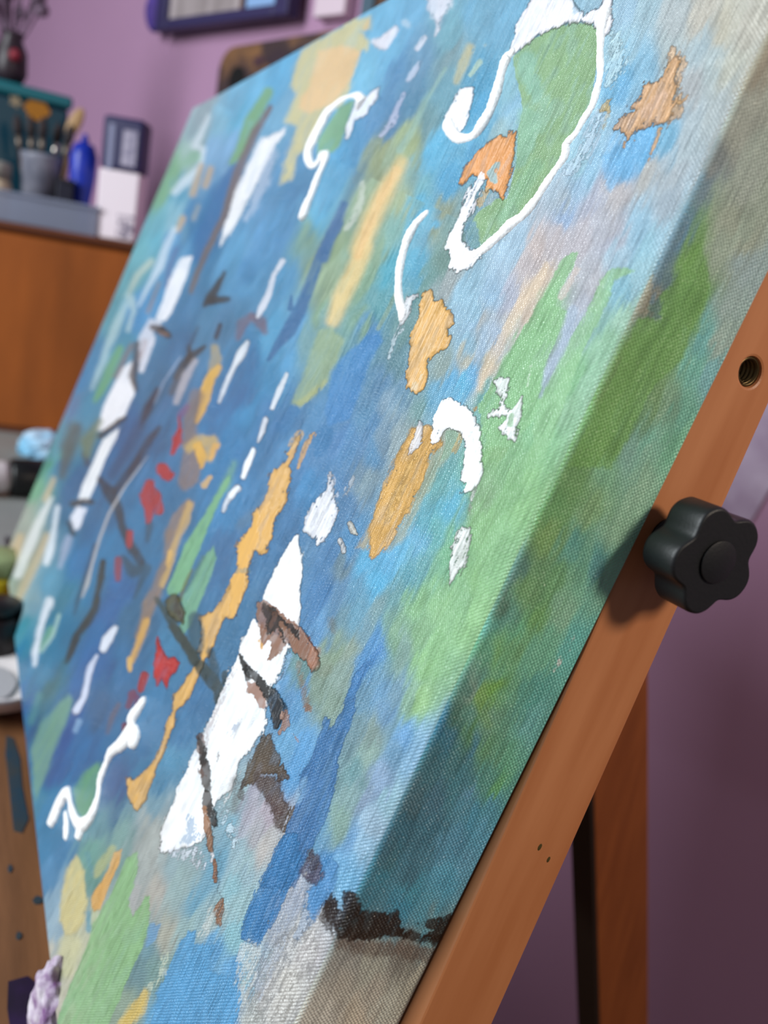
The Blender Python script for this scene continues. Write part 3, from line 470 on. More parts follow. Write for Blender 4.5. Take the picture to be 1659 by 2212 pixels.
G f L4 236,180,105 6 .97 3 .02 .04|735 560;782 540;760 640;710 760;670 860;640 930;600 942;585 870;600 810;660 730;700 670
G f L4 157,202,146 6 .97 4 .04 .03|810 600;880 560;885 700;830 850;850 970;930 840;958 835;962 950;950 1050;900 1200;850 1300;800 1420;740 1560;660 1750;360 1750;380 1600;420 1480;500 1300;560 1150;600 1020;700 850;760 720
G f L4 190,190,188 8 .9 4 .1 0|880 760;900 780;870 900;850 960;825 900;840 830
G f L4 100,172,220 8 .95 7 .1 .02|1200 1050;1260 1060;1250 1145;1380 1150;1330 1300;1520 1380;1560 1500;1500 1659;1450 1900;930 1900;990 1560;1000 1450;1050 1330;1100 1250;1170 1100
G f L4 122,170,208 8 .9 6 .2 0|960 1020;1030 1020;1000 1120;940 1165
S f L4 205,212,190 5 .7 6 .5 0|1060 1220 60;1040 1360 50;970 1420 40
S f L4 228,195,105 16 .9 6 .2 0|930 1460 40;880 1560 90;800 1659 80;760 1800 80
S f L4 205,210,205 4 .7 8 .6 0|1600 1200 160;1560 1400 120;1620 1600 120
S f L4 205,210,205 5 .6 8 .5 0|1350 930 60;1290 1080 60
G f R1 152,203,148 6 .9 4 .08 0|590 240;630 240;600 330;545 420;520 450;510 530;570 560;500 740;440 880;425 1030;360 1180;250 1300;120 1300;110 1180;80 1080;200 880;300 700;390 550;480 400;540 280
G f R1 158,207,155 8 .85 5 .12 0|740 400;790 340;880 322;940 340;820 400;800 480;730 640;640 810;560 1050;450 1350;400 1410;380 1200;440 1010;500 880;590 690;700 520
S f R1 228,205,175 14 .6 5 .1 0|460 320 50;380 440 60;280 580 50;180 780 60;110 900 50;100 990 34
S f R1 182,200,218 10 .8 4 .1 0|600 560 60;540 760 50;460 900 40;420 1020 10
S f R1 215,200,190 8 .7 4 .1 0|620 330 30;540 480 40
S f R1 200,155,85 5 .8 4 .3 0|70 1090 26
G f R1 246,248,246 4 .97 7 .2 .12|170 940;200 925;258 925;250 990;232 1045;262 1095;295 1060;322 1020;325 1110;300 1200;282 1268;230 1240;198 1190;240 1140;130 1132;190 1085;215 1030
S f R1 150,195,150 4 .85 4 .2 0|270 1130 26;260 1180 26
S f R1 240,245,235 3 .5 3 .6 0|370 860 14;350 960 10
G s R1 106,140,75 10 .85 6 .1 0|1260 175;1300 230;1340 350;1350 430;1310 560;1240 680;1200 820;1100 900;1000 1050;900 1250;800 1410;560 1410;700 1150;850 850;950 600;1080 600;1070 480;1180 330;1230 230
S s R1 92,112,122 8 .7 6 .3 0|1200 60 60;1130 200 80;1060 340 60;1040 500 40
S s R1 135,122,102 8 .8 5 .2 0|1010 430 50;960 540 60
S s R2 84,125,118 10 .8 6 .1 0|740 780 50;720 850 60
S s R2 88,132,118 14 .6 6 .1 0|620 640 40;590 760 60
S s M3 104,132,70 18 .4 6 .2 0|1600 460 80;1640 640 60
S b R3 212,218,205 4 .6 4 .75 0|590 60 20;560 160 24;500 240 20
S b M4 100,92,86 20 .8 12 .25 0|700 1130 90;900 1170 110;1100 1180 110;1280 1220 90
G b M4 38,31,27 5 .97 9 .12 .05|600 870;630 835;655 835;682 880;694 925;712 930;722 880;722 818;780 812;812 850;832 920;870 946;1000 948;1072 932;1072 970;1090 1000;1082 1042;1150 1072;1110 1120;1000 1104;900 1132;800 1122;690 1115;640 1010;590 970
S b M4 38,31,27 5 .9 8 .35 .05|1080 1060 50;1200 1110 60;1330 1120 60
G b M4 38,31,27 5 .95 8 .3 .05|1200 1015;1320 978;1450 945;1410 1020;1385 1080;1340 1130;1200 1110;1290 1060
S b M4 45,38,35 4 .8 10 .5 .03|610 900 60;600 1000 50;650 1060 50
'''
# raised lines of paint: tile | x y width
BEADS = '''
R0|790 60 60;770 130 60;760 200 42;752 300 38;755 400 38;735 500 42;712 580 46;662 660 42;622 730 40;572 790 48;560 860 46;510 930 44;450 1020 44;400 1100 52;340 1170 56;270 1225 60;200 1290 56;130 1350 52;60 1395 50
R0|-85 660 50;-40 740 50;15 755 52;80 725 50;140 640 48;185 530 44;215 410 40;250 320 42;292 275 44
M1|1268 20 30;1200 90 42;1140 200 44;1100 320 42;1080 440 42;1076 540 42;1088 620 54;1105 680 50;1090 735 26
M0|840 680 50;835 640 40;800 612 34;740 625 30;680 670 34;620 740 42;570 830 44;520 930 46;500 1010 38;525 1065 30;570 1030 28;605 985 36;610 1030 26;570 1120 25;530 1230 28;490 1330 32;462 1415 38
L3|940 470 24;905 530 42;860 600 44;845 680 60;790 760 56;730 810 36;690 890 28;650 1000 28;630 1120 30;600 1220 40;550 1275 50;500 1262 50;462 1175 46;442 1085 46;400 1130 46;362 1220 44;332 1290 28
L3|845 690 50;880 690 56;872 745 50;835 765 30
L3|420 1190 30;432 1280 50;430 1380 26
L3|520 1270 50;530 1310 50;508 1380 24
'''
BIAS = 0.02
GAIN_FACE, GAIN_SIDE = np.array([1.26, 1.26, 1.24], np.float32), np.array([0.54, 0.43, 0.375], np.float32)              # how bright white paint reads on the face and on the side

def canvas_paint():
    # --- grid: arc length across the canvas (face, fold, side) by height
    # the cloth bends slowly over the stretcher bar, then turns onto the side
    ss = np.linspace(0, 0.0175, 60)
    phi = np.interp(ss, [0, 0.006, 0.0135, 0.0168, 0.0175], np.radians([0, 3, 19, 84, 90]))
    bu = np.concatenate([[0], np.cumsum(np.cos((phi[1:] + phi[:-1]) / 2) * np.diff(ss))])
    bw = np.concatenate([[0], np.cumsum(np.sin((phi[1:] + phi[:-1]) / 2) * np.diff(ss))])
    R0 = bu[-1]
    k = np.linspace(1 / (0.19 + CW), 1 / (0.19 + R0), 790)
    prof = [(u, 0.0, 0) for u in 1 / k - 0.19]
    for u, w, p in list(zip(bu, bw, phi))[1:]: prof.append((R0 - u, w, 0 if p < 0.8 else 1))
    for w in np.linspace(bw[-1], CT, 128)[1:]: prof.append((0.0, w, 1))
    prof = np.array(prof)
    # the cloth rises a little over the bars' edge and sags towards the middle
    edge = np.minimum(prof[:, 0], CW - prof[:, 0])
    vl = np.concatenate([np.linspace(0, 0.125, 160)[:-1], np.linspace(0.125, 0.452, 1270)[:-1], np.linspace(0.452, CH, 110)])
    nu, nv = len(prof), len(vl)
    U, V = np.meshgrid(prof[:, 0], vl); W = np.meshgrid(prof[:, 1], vl)[0]; SD = np.meshgrid(prof[:, 2], vl)[0] > 0.5
    ED = np.meshgrid(edge, vl)[0]
    W = W + 0.0008 * (1 - np.exp(-np.maximum(ED - R0, 0) / 0.05)) - 0.0008
    U, V, W, SD = (a.ravel() for a in (U, V, W, SD))
    # arc coordinate along the strip in metres, for grain
    arc = np.concatenate([[0], np.cumsum(np.hypot(np.diff(prof[:, 0]), np.diff(prof[:, 1])))])
    A = np.meshgrid(arc, vl)[0].ravel()
    # --- image pixels, vertices projected through the camera, in which the strokes are laid down
    P = np.stack([U, V, W], 1) - CAM_C
    q = P @ CAM_R.T
    X = 830 + FPX * q[:, 0] / q[:, 2]; Y = 1106 + FPX * q[:, 1] / q[:, 2]
    X = X.astype(np.float32); Y = Y.astype(np.float32)
    rng = np.random.RandomState(7)
    def vnoise(a, b, sa, sb, seed):
        t = np.random.RandomState(seed).rand(257, 257).astype(np.float32)
        x = a / sa; y = b / sb
        xi = np.floor(x).astype(np.int32); yi = np.floor(y).astype(np.int32)
        fx = (x - xi).astype(np.float32); fy = (y - yi).astype(np.float32)
        fx = fx * fx * (3 - 2 * fx); fy = fy * fy * (3 - 2 * fy)
        xi %= 256; yi %= 256
        return (t[yi, xi] * (1 - fx) + t[yi, xi + 1] * fx) * (1 - fy) + (t[yi + 1, xi] * (1 - fx) + t[yi + 1, xi + 1] * fx) * fy
    # grain: the brush ran up and down the canvas
    g1 = vnoise(A, V, 0.0007, 0.009, 1) - 0.5          # bristle streaks
    g2 = vnoise(A, V, 0.003, 0.022, 2) - 0.5
    g3 = vnoise(A, V, 0.0013, 0.0016, 3) - 0.5         # crumbly edges
    g4 = vnoise(A, V, 0.005, 0.006, 4) - 0.5
    g5 = vnoise(A, V, 0.014, 0.05, 5) - 0.5
    weave = np.sin(A * 2 * math.pi / 0.00082) * np.sin(V * 2 * math.pi / 0.00082)
    # the same grain in image-pixel scale, so that far strokes are as ragged as near ones
    PA = X * 0.90 + Y * 0.43; PB = Y * 0.90 - X * 0.43
    h1 = vnoise(PA, PB, 2.6, 15.0, 11) - 0.5; h2 = vnoise(PA, PB, 6.5, 34.0, 12) - 0.5; h3 = vnoise(PA, PB, 3.0, 3.4, 13) - 0.5; h4 = vnoise(PA, PB, 20.0, 60.0, 14) - 0.5
    streak = 0.55 * g1 + 0.3 * g2 + 0.15 * g3
    crumb = 0.9 * h2 + 0.5 * h1 + 0.5 * h3 + 0.35 * g4 + 0.35 * g3
    dryn = 0.5 + 0.25 * g1 + 0.45 * g3 + 0.45 * h1 + 0.35 * h3 + 0.25 * h2 + 0.24 * weave * np.clip(1.3 - U / 0.12, 0, 1)
    # --- underpainting
    def field(table, ax):
        pts = []
        for t, s in table.items():
            ox, oy, sc = TILES[t]
            for e in s.split(';'):
                x, y, r, g, b = map(float, e.split())
                pts.append((ox + x / sc, oy + y / sc, *srgb(r, g, b)))
        pts = np.array(pts)
        gx = np.arange(-400, 2100, 7.0); gy = np.arange(-700, 3200, 7.0)
        GX, GY = np.meshgrid(gx, gy)
        out = np.zeros(GX.shape + (3,)); ws = np.zeros(GX.shape)
        dx, dy = ax
        for p in pts:
            ex = GX - p[0]; ey = GY - p[1]
            al = (ex * dx + ey * dy) / 2.3; ac = ex * dy - ey * dx
            w = 1 / (al * al + ac * ac + 30.0) ** 2.1
            out += w[..., None] * p[2:]; ws += w
        return gx, gy, out / ws[..., None]
    col = np.zeros((len(X), 3), np.float32)
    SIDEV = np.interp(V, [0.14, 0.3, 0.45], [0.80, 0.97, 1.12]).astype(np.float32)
    far = np.clip((U - 0.04) / 0.3, 0, 1)[:, None]
    bias = np.where(SD[:, None], 0.01, BIAS + far * np.array([[0.046, 0.018, 0.012]])).astype(np.float32)
    jit = 8 * h4 + 5 * h2 + 3 * g5
    for sd, tab, gain in ((False, FACE, GAIN_FACE), (True, SIDE, GAIN_SIDE)):
        gx, gy, F = field(tab, (0.43, -0.90))
        m = SD == sd
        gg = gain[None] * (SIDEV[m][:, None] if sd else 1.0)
        px = X[m] + jit[m] * 1.6 + 2.5 * h1[m]; py = Y[m] + jit[m] * 4.5
        ix = np.clip((px - gx[0]) / 7.0, 0, len(gx) - 1.01); iy = np.clip((py - gy[0]) / 7.0, 0, len(gy) - 1.01)
        x0 = ix.astype(int); y0 = iy.astype(int); fx = (ix - x0)[:, None]; fy = (iy - y0)[:, None]
        c = (F[y0, x0] * (1 - fx) + F[y0, x0 + 1] * fx) * (1 - fy) + (F[y0 + 1, x0] * (1 - fx) + F[y0 + 1, x0 + 1] * fx) * fy
        col[m] = np.maximum(c * (1 + 0.05 * streak[m] + 0.08 * g5[m] + 0.05 * h1[m] + (0.08 + 0.12 * far[m, 0]) * h2[m] + (0.08 + 0.18 * far[m, 0]) * h4[m])[:, None] / gg - bias[m], 0.004)
    hgt = (0.00003 * (0.5 + streak)).astype(np.float32)
    # --- strokes
    for line in STROKES.strip().splitlines():
        hd, body = line.split('|')
        kind, dom, tile, rgb, soft, op, rag, dry, hh = hd.split()
        ox, oy, sc = TILES[tile]
        soft, op, rag, dry, hh = (1.4 if float(soft) < 9 else 2.3) * float(soft) / sc, float(op), 2.4 * float(rag) / sc, float(dry), float(hh)
        pts = np.array([[float(t) for t in e.split()] for e in body.split(';')], np.float32)
        pts[:, 0] = ox + pts[:, 0] / sc; pts[:, 1] = oy + pts[:, 1] / sc
        if kind == 'S': pts[:, 2] = pts[:, 2] / sc / 2
        pad = soft + 2 * rag + 2 + (pts[:, 2].max() if kind == 'S' else 0)
        x0, y0 = pts[:, :2].min(0) - pad; x1, y1 = pts[:, :2].max(0) + pad
        m = (X > x0) & (X < x1) & (Y > y0) & (Y < y1)
        if dom == 'f': m &= ~SD
        if dom == 's': m &= SD
        idx = np.nonzero(m)[0]
        if not len(idx): continue
        x = X[idx]; y = Y[idx]
        if kind == 'S':
            d = np.full(len(idx), -1e9, np.float32)
            if len(pts) == 1: pts = np.vstack([pts, pts + [[0.1, 0.1, 0]]])
            for a, b in zip(pts, pts[1:]):
                ab = b[:2] - a[:2]; L = max(float(ab @ ab), 1e-6)
                t = np.clip(((x - a[0]) * ab[0] + (y - a[1]) * ab[1]) / L, 0, 1)
                dd = a[2] + (b[2] - a[2]) * t - np.hypot(x - a[0] - t * ab[0], y - a[1] - t * ab[1])
                d = np.maximum(d, dd)
        else:
            d2 = np.full(len(idx), 1e18, np.float32); ins = np.zeros(len(idx), bool)
            n = len(pts)
            for i in range(n):
                a, b = pts[i], pts[(i + 1) % n]
                ab = b - a; L = max(float(ab @ ab), 1e-6)
                t = np.clip(((x - a[0]) * ab[0] + (y - a[1]) * ab[1]) / L, 0, 1)
                d2 = np.minimum(d2, (x - a[0] - t * ab[0]) ** 2 + (y - a[1] - t * ab[1]) ** 2)
                if a[1] != b[1]:
                    c = (a[1] > y) != (b[1] > y)
                    ins ^= c & (x < (b[0] - a[0]) * (y - a[1]) / (b[1] - a[1]) + a[0])
            d = np.sqrt(d2) * np.where(ins, 1, -1)
        d = d + rag * 1.45 * crumb[idx]
        al = np.clip(d / max(soft, 0.6) + 0.5, 0, 1); al = al * al * (3 - 2 * al)
        if dry > 0:
            q_ = dryn[idx] + 0.25 * np.clip(d / 12, -1, 1)
            al = al * np.clip((q_ - dry * 0.95) / 0.10 + 0.5, 0, 1)
        al = al * op * (1 - 0.16 * np.clip(h2[idx] * 3 + h4[idx] * 2, 0, 1) * (al < 2))
        r, g, b = (float(v) for v in rgb.split(','))
        base = np.array(srgb(r, g, b), np.float32)
        base = base * (1.12 if min(r, g, b) > 222 else 1.09 if r > 200 else 1.0)
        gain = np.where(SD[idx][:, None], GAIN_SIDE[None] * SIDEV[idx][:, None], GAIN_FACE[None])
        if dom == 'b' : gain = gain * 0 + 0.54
        c = np.maximum(base[None] * (1 + 0.05 * streak[idx] + 0.05 * h1[idx] + 0.12 * h4[idx])[:, None] / gain - bias[idx] * (1.25 - base.min()), 0.004)
        col[idx] = col[idx] * (1 - al[:, None]) + c * al[:, None]
        if hh < 0.07: hh *= 0.25
        hgt[idx] += al * hh * 0.0021 * (0.6 + 0.5 * np.clip(d / 5, 0, 1) + 0.9 * streak[idx])
    col = np.clip(col, 0.003, 0.92)
    # --- relief: move every vertex along its normal
    nrm = np.zeros((nu, 2)); T = np.gradient(prof[:, :2], axis=0); T /= np.linalg.norm(T, axis=1)[:, None]
    nrm[:, 0] = T[:, 1] * -1; nrm[:, 1] = T[:, 0]      # outward: -w on the face, -u on the side
    NU = np.meshgrid(nrm[:, 0], vl)[0].ravel(); NW = np.meshgrid(nrm[:, 1], vl)[0].ravel()
    U2 = U + NU * hgt; W2 = W + NW * hgt
    co = np.stack([-U2, W2, V], 1).astype(np.float32)
    me = bpy.data.meshes.new('painted_cloth')
    me.vertices.add(len(co)); me.vertices.foreach_set('co', co.ravel())
    i = np.arange(nv - 1)[:, None] * nu + np.arange(nu - 1)[None]
    quads = np.stack([i, i + 1, i + 1 + nu, i + nu], -1).reshape(-1, 4).astype(np.int32)
    me.loops.add(quads.size); me.loops.foreach_set('vertex_index', quads.ravel())
    me.polygons.add(len(quads)); me.polygons.foreach_set('loop_start', np.arange(0, quads.size, 4, dtype=np.int32))
    me.update(calc_edges=True)
    me.polygons.foreach_set('use_smooth', np.ones(len(quads), bool))
    ca = me.color_attributes.new('paint', 'FLOAT_COLOR', 'POINT')
    ca.data.foreach_set('color', np.concatenate([col, np.ones((len(col), 1), np.float32)], 1).astype(np.float32).ravel())
    uv = me.attributes.new('grain', 'FLOAT_VECTOR', 'POINT')
    uv.data.foreach_set('vector', np.stack([A, V, hgt * 1000], 1).astype(np.float32).ravel())
    return me

def paint_material():
    m = bpy.data.materials.new('acrylic_paint_on_canvas'); m.use_nodes = True
    n, l = m.node_tree.nodes, m.node_tree.links; b = n['Principled BSDF']
    at = n.new('ShaderNodeAttribute'); at.attribute_name = 'paint'
    l.new(at.outputs['Color'], b.inputs['Base Color'])
    b.inputs['Roughness'].default_value = 0.38; b.inputs['Specular IOR Level'].default_value = 0.2
    b.inputs['Coat Weight'].default_value = 0.85; b.inputs['Coat Roughness'].default_value = 0.26; b.inputs['Coat IOR'].default_value = 1.55
    ga = n.new('ShaderNodeAttribute'); ga.attribute_name = 'grain'
    # woven threads: over-and-under of two thread directions, loosened by noise
    nz = n.new('ShaderNodeTexNoise'); nz.inputs['Scale'].default_value = 260; nz.inputs['Detail'].default_value = 2
    l.new(ga.outputs['Vector'], nz.inputs['Vector'])
    off = n.new('ShaderNodeVectorMath'); off.operation = 'SCALE'; off.inputs['Scale'].default_value = 0.0009
    l.new(nz.outputs['Color'], off.inputs[0])
    ad = n.new('ShaderNodeVectorMath'); ad.operation = 'ADD'
    l.new(ga.outputs['Vector'], ad.inputs[0]); l.new(off.outputs['Vector'], ad.inputs[1])
    sp = n.new('ShaderNodeSeparateXYZ'); l.new(ad.outputs['Vector'], sp.inputs[0])
    def sine(src, pitch):
        mu = n.new('ShaderNodeMath'); mu.operation = 'MULTIPLY'; mu.inputs[1].default_value = 2 * math.pi / pitch
        l.new(src, mu.inputs[0]); s = n.new('ShaderNodeMath'); s.operation = 'SINE'; l.new(mu.outputs[0], s.inputs[0]); return s.outputs[0]
    mm = n.new('ShaderNodeMath'); mm.operation = 'MULTIPLY'
    l.new(sine(sp.outputs['X'], 0.00138), mm.inputs[0]); l.new(sine(sp.outputs['Y'], 0.00128), mm.inputs[1])
    n2 = n.new('ShaderNodeTexNoise'); n2.inputs['Scale'].default_value = 900; n2.inputs['Detail'].default_value = 2
    l.new(ga.outputs['Vector'], n2.inputs['Vector'])
    mx = n.new('ShaderNodeMath'); mx.operation = 'MULTIPLY_ADD'; mx.inputs[1].default_value = 1.6
    l.new(n2.outputs['Fac'], mx.inputs[0]); l.new(mm.outputs[0], mx.inputs[2])
    # thick paint hides the weave
    sh = n.new('ShaderNodeSeparateXYZ'); l.new(ga.outputs['Vector'], sh.inputs[0])
    mr = n.new('ShaderNodeMapRange'); mr.inputs['From Min'].default_value = 0.08; mr.inputs['From Max'].default_value = 0.4
    mr.inputs['To Min'].default_value = 1.0; mr.inputs['To Max'].default_value = 0.12
    l.new(sh.outputs['Z'], mr.inputs['Value'])
    bp = n.new('ShaderNodeBump'); bp.inputs['Distance'].default_value = 0.00015
    l.new(mr.outputs['Result'], bp.inputs['Strength']); l.new(mx.outputs[0], bp.inputs['Height'])
    l.new(bp.outputs['Normal'], b.inputs['Normal']); l.new(bp.outputs['Normal'], b.inputs['Coat Normal'])
    return m

canvas = empty('stretched_canvas', (0, 0, 0), (-LEAN, 0, 0))
tag(canvas, 'large stretched canvas with an abstract blue, green and white birch painting, on the easel', 'painting')
me = canvas_paint()
M_PAINT = paint_material(); me.materials.append(M_PAINT)
cloth = bpy.data.objects.new('painted_cloth', me); C.objects.link(cloth); cloth.parent = canvas

# the raised white lines squeezed on top of the picture
def bead_mesh(pts):
    ctrl = np.array(pts)
    # image pixels cast through the camera to the canvas plane
    d = np.stack([(ctrl[:, 0] - 830) / FPX, (ctrl[:, 1] - 1106) / FPX, np.ones(len(ctrl))], 1) @ CAM_R
    s = (0.0002 - CAM_C[2]) / d[:, 2]
    uv = CAM_C[None] + d * s[:, None]
    rad = ctrl[:, 2] * s / FPX / 2
    # smooth Catmull-Rom through the points
    out = []
    n = len(uv)
    for i in range(n - 1):
        p0, p1, p2, p3 = uv[max(i - 1, 0)], uv[i], uv[i + 1], uv[min(i + 2, n - 1)]
        K = 14
        for k in range(K):
            t = k / K
            p = 0.5 * ((2 * p1) + (-p0 + p2) * t + (2 * p0 - 5 * p1 + 4 * p2 - p3) * t * t + (-p0 + 3 * p1 - 3 * p2 + p3) * t ** 3)
            out.append((p[0], p[1], rad[i] + (rad[i + 1] - rad[i]) * t))
    out.append((uv[-1][0], uv[-1][1], rad[-1]))
    bm = bmesh.new(); rings = []; nn = 12
    for i, (u, v, r) in enumerate(out):
        a = out[max(i - 1, 0)]; b = out[min(i + 1, len(out) - 1)]
        tx, ty = b[0] - a[0], b[1] - a[1]; L = math.hypot(tx, ty) or 1
        # the line is foreshortened across; keep its apparent width in the plane
        nx, ny = -ty / L, tx / L
        st = 1 + 0.9 * abs(nx) * max(0.0, min(2.2, (u + 0.19) / 0.15 - 1))
        f = min(1, (i + 0.3) / 4, (len(out) - 1 - i + 0.3) / 4)
        w = 0.03 * math.sin(i * 0.9) + 0.07 * math.sin(i * 0.27 + 1) + 0.03 * math.sin(i * 1.7)
        r = r * (1 + w) * math.sqrt(f) * st
        h = min(r * 0.85, 0.0036)
        rings.append([bm.verts.new((-(u + nx * r * math.cos(t)), 0.0004 - h * math.sin(t), v + ny * r * math.cos(t)))
                      for t in [math.pi * k / (nn - 1) * 1.16 - 0.25 for k in range(nn)]])
    for a, b in zip(rings, rings[1:]):
        for k in range(nn - 1): bm.faces.new((a[k], b[k], b[k + 1], a[k + 1]))
        bm.faces.new((a[nn - 1], b[nn - 1], b[0], a[0]))
    bm.faces.new(rings[0]); bm.faces.new(rings[-1][::-1])
    return bm
M_WHITE = material('thick_white_paint', (243, 241, 240), 0.38, bump=0.25, bscale=600, spec=0.5)
for line in BEADS.strip().splitlines():
    t, body = line.split('|'); ox, oy, sc = TILES[t]
    pts = [[float(q) for q in e.split()] for e in body.split(';')]
    b = link('raised_paint_line', bead_mesh([(ox + x / sc, oy + y / sc, w / sc) for x, y, w in pts]), M_WHITE, canvas, smooth=True)
    tag(b, 'raised white line of thick paint')
# the bars the cloth is stretched over
M_PINE = material('pine_bar', (205, 170, 125), 0.6, var=0.2, scale=14, stretch=(1, 8, 8))
e = 0.0012
for a in ((-CW + e, -e, 0.006, CT - .002, e, 0.045), (-CW + e, -e, 0.006, CT - .002, CH - 0.045, CH - e),
          (-CW + e, -CW + 0.045, 0.006, CT - .002, 0.046, CH - 0.046), (-0.045, -e - .002, 0.006, CT - .002, 0.046, CH - 0.046)):
    link('stretcher_bar', BX(*a), M_PINE, canvas)
# cloth wrapped round the hidden three sides and folded onto the back
bm = bmesh.new()
box(bm, -CW, -0.001, 0.001, CT, CH - 0.001, CH + 0.0006); box(bm, -CW, -0.001, 0.001, CT, -0.0006, 0.001)
box(bm, -CW - 0.0006, -CW + 0.001, 0.001, CT, 0, CH)
link('wrapped_edge', bm, material('painted_edge', (120, 165, 185), 0.6, rgb2=(150, 170, 150), scale=9), canvas)
# ------------------------------------------------------------------ the room
WANG = math.radians(23)                        # direction of the purple wall
W0 = Vector((-2.19, 0.30, 0.0)); WD = Vector((math.cos(WANG), math.sin(WANG), 0)); WN = Vector((math.sin(WANG), -math.cos(WANG), 0))
FLOOR = -0.96
def ray(x, y): return (look(x, y, 1.0) - CAMW)
def hit(x, y, p, n):                           # where the view through a spot meets a plane
    d = ray(x, y); return CAMW + d * ((p - CAMW).dot(n) / d.dot(n))
def on_wall(x, y, off=0.0):                    # -> along the wall, height
    q = hit(x, y, W0 + WN * off, WN); return (q - W0).dot(WD), q.z
def on_level(x, y, z): return hit(x, y, Vector((0, 0, z)), Vector((0, 0, 1)))

M_WALL = material('purple_wall_paint', (178, 136, 168), 0.75, var=0.06, scale=2.0, bump=0.1, bscale=60)
w = link('wall_back', BX(-2.6, 3.2, 0, 0.1, FLOOR, 1.9), M_WALL, loc=W0, rot=(0, 0, WANG)); tag(w, 'purple painted wall', kind='structure')
fl = link('floor', BX(-4.6, 2.6, -3.6, 2.0, FLOOR - 0.05, FLOOR), material('floor_boards', (120, 88, 62), 0.5, var=0.3, scale=5, stretch=(1, 9, 1)))
tag(fl, 'brown floor', kind='structure')

# tables
TOP = -0.03
M_TABLE = material('stained_table_wood', (132, 88, 56), 0.5, var=0.35, scale=7, stretch=(1.2, 9, 6), bump=0.1, bscale=30)
t = empty('work_table', (-0.25, -0.4, FLOOR))
tag(t, 'brown wooden work table with dark blue paint stains, below the left side of the canvas', 'table')
z0 = TOP - FLOOR
def rel(root, p): return Vector(p) - root.location
link('tabletop', BX(-0.42, 0.165, -0.5, 0.411, z0 - 0.03, z0), M_TABLE, t, bevel=0.003)
for sx in (-0.38, 0.10):
    for sy in (-0.46, 0.22):
        link('leg', BX(sx, sx + 0.05, sy, sy + 0.05, 0, z0 - 0.031), M_TABLE, t)
M_STAIN = material('dark_blue_stain', (38, 62, 78), 0.45, rgb2=(60, 62, 60), scale=40)
def patch(name, pts, z, th, mat, parent, loc):
    bm = bmesh.new(); q = [on_level(x, y, z) for x, y in pts]
    prism(bm, [(v.x - loc.x, v.y - loc.y) for v in q], z - loc.z, z - loc.z + th)
    return link(name, bm, mat, parent)
for pts in ([(14, 1590), (30, 1596), (44, 1640), (48, 1700), (56, 1740), (62, 1770), (48, 1800), (30, 1795), (24, 1740), (18, 1680), (12, 1630)],
            [(18, 1872), (22, 1868), (26, 1872), (27, 1880), (22, 1886), (17, 1881)], [(35, 2020), (40, 2013), (47, 2018), (47, 2026), (41, 2031), (35, 2028)],
            [(70, 1946), (78, 1936), (88, 1938), (97, 1946), (86, 1954), (76, 1954)]):
    tag(patch('paint_stain', pts, TOP, 0.0005, M_STAIN, t, t.location), 'dark blue paint stain')
tag(patch('paint_stain', [(18, 2122), (60, 2110), (84, 2130), (78, 2180), (60, 2240), (28, 2260), (16, 2180)], TOP, 0.0006,
          material('dark_purple_stain', (44, 26, 62), 0.4, rgb2=(30, 22, 36), scale=50), t, t.location), 'dark purple paint stain')

M_GREY = material('grey_desk', (140, 143, 140), 0.45, var=0.22, scale=4)
d = empty('grey_desk', (-1.4, -0.3, FLOOR)); tag(d, 'grey desk beyond the canvas, holding paint tubes and the wooden cabinet', 'desk')
pl = [(-2.55, -0.9), (-0.69, -0.9), (-0.69, 0.008), (-0.98, 0.008), (-0.98, 0.45), (-1.78, 0.40), (-2.42, 0.13), (-2.55, 0.05)]
bm = bmesh.new(); prism(bm, [(x + 1.4, y + 0.3) for x, y in pl], z0 - 0.03, z0); link('desktop', bm, M_GREY, d, bevel=0.003)
for x, y in ((-2.45, -0.85), (-0.78, -0.85), (-1.08, 0.3), (-2.3, 0.03)):
    link('leg', BX(x + 1.4, x + 1.45, y + 0.3, y + 0.35, 0, z0 - 0.031), M_GREY, d)

# the wooden cabinet and what stands on it
CO = look(285, 525, 1.70)
cv = ray(7600, 1685); cv.z = 0; cv.normalize(); cb = Vector((-cv.y, cv.x, 0))      # along the front; towards the back
CANG = math.atan2(cv.y, cv.x)
def on_cab(x, y, depth):
    q = hit(x, y, CO + cb * depth, cb); return (q - CO).dot(cv), q.z - CO.z
ch = CO.z - TOP
cab = empty('wooden_cabinet', (CO.x, CO.y, TOP), (0, 0, CANG))
tag(cab, 'orange-brown wooden cabinet crowded with jars and boxes, left of the canvas', 'cabinet')
M_CAB = material('orange_brown_wood', (158, 84, 30), 0.4, var=0.38, scale=3.2, stretch=(3.0, 3, 0.7))
M_CABD = material('dark_wood_edge', (92, 46, 22), 0.45)
link('body', BX(-0.55, 0.09, 0.012, 0.26, 0.0, ch - 0.014), M_CAB, cab, bevel=0.002)
link('door', BX(-0.55, 0.088, 0.0, 0.0115, 0.012, ch - 0.02), M_CAB, cab, bevel=0.003)
link('top_board', BX(-0.56, 0.10, -0.006, 0.265, ch - 0.0135, ch), M_CABD, cab, bevel=0.003)
link('plinth', BX(-0.55, 0.089, 0.004, 0.0118, 0.0005, 0.0115), M_CABD, cab)

def stand(name, x, depth, rz=0.0):             # an empty on the cabinet's top, x along its front
    p = CO + cv * x + cb * depth
    return empty(name, (p.x, p.y, CO.z + 0.0005), (0, 0, CANG + rz))
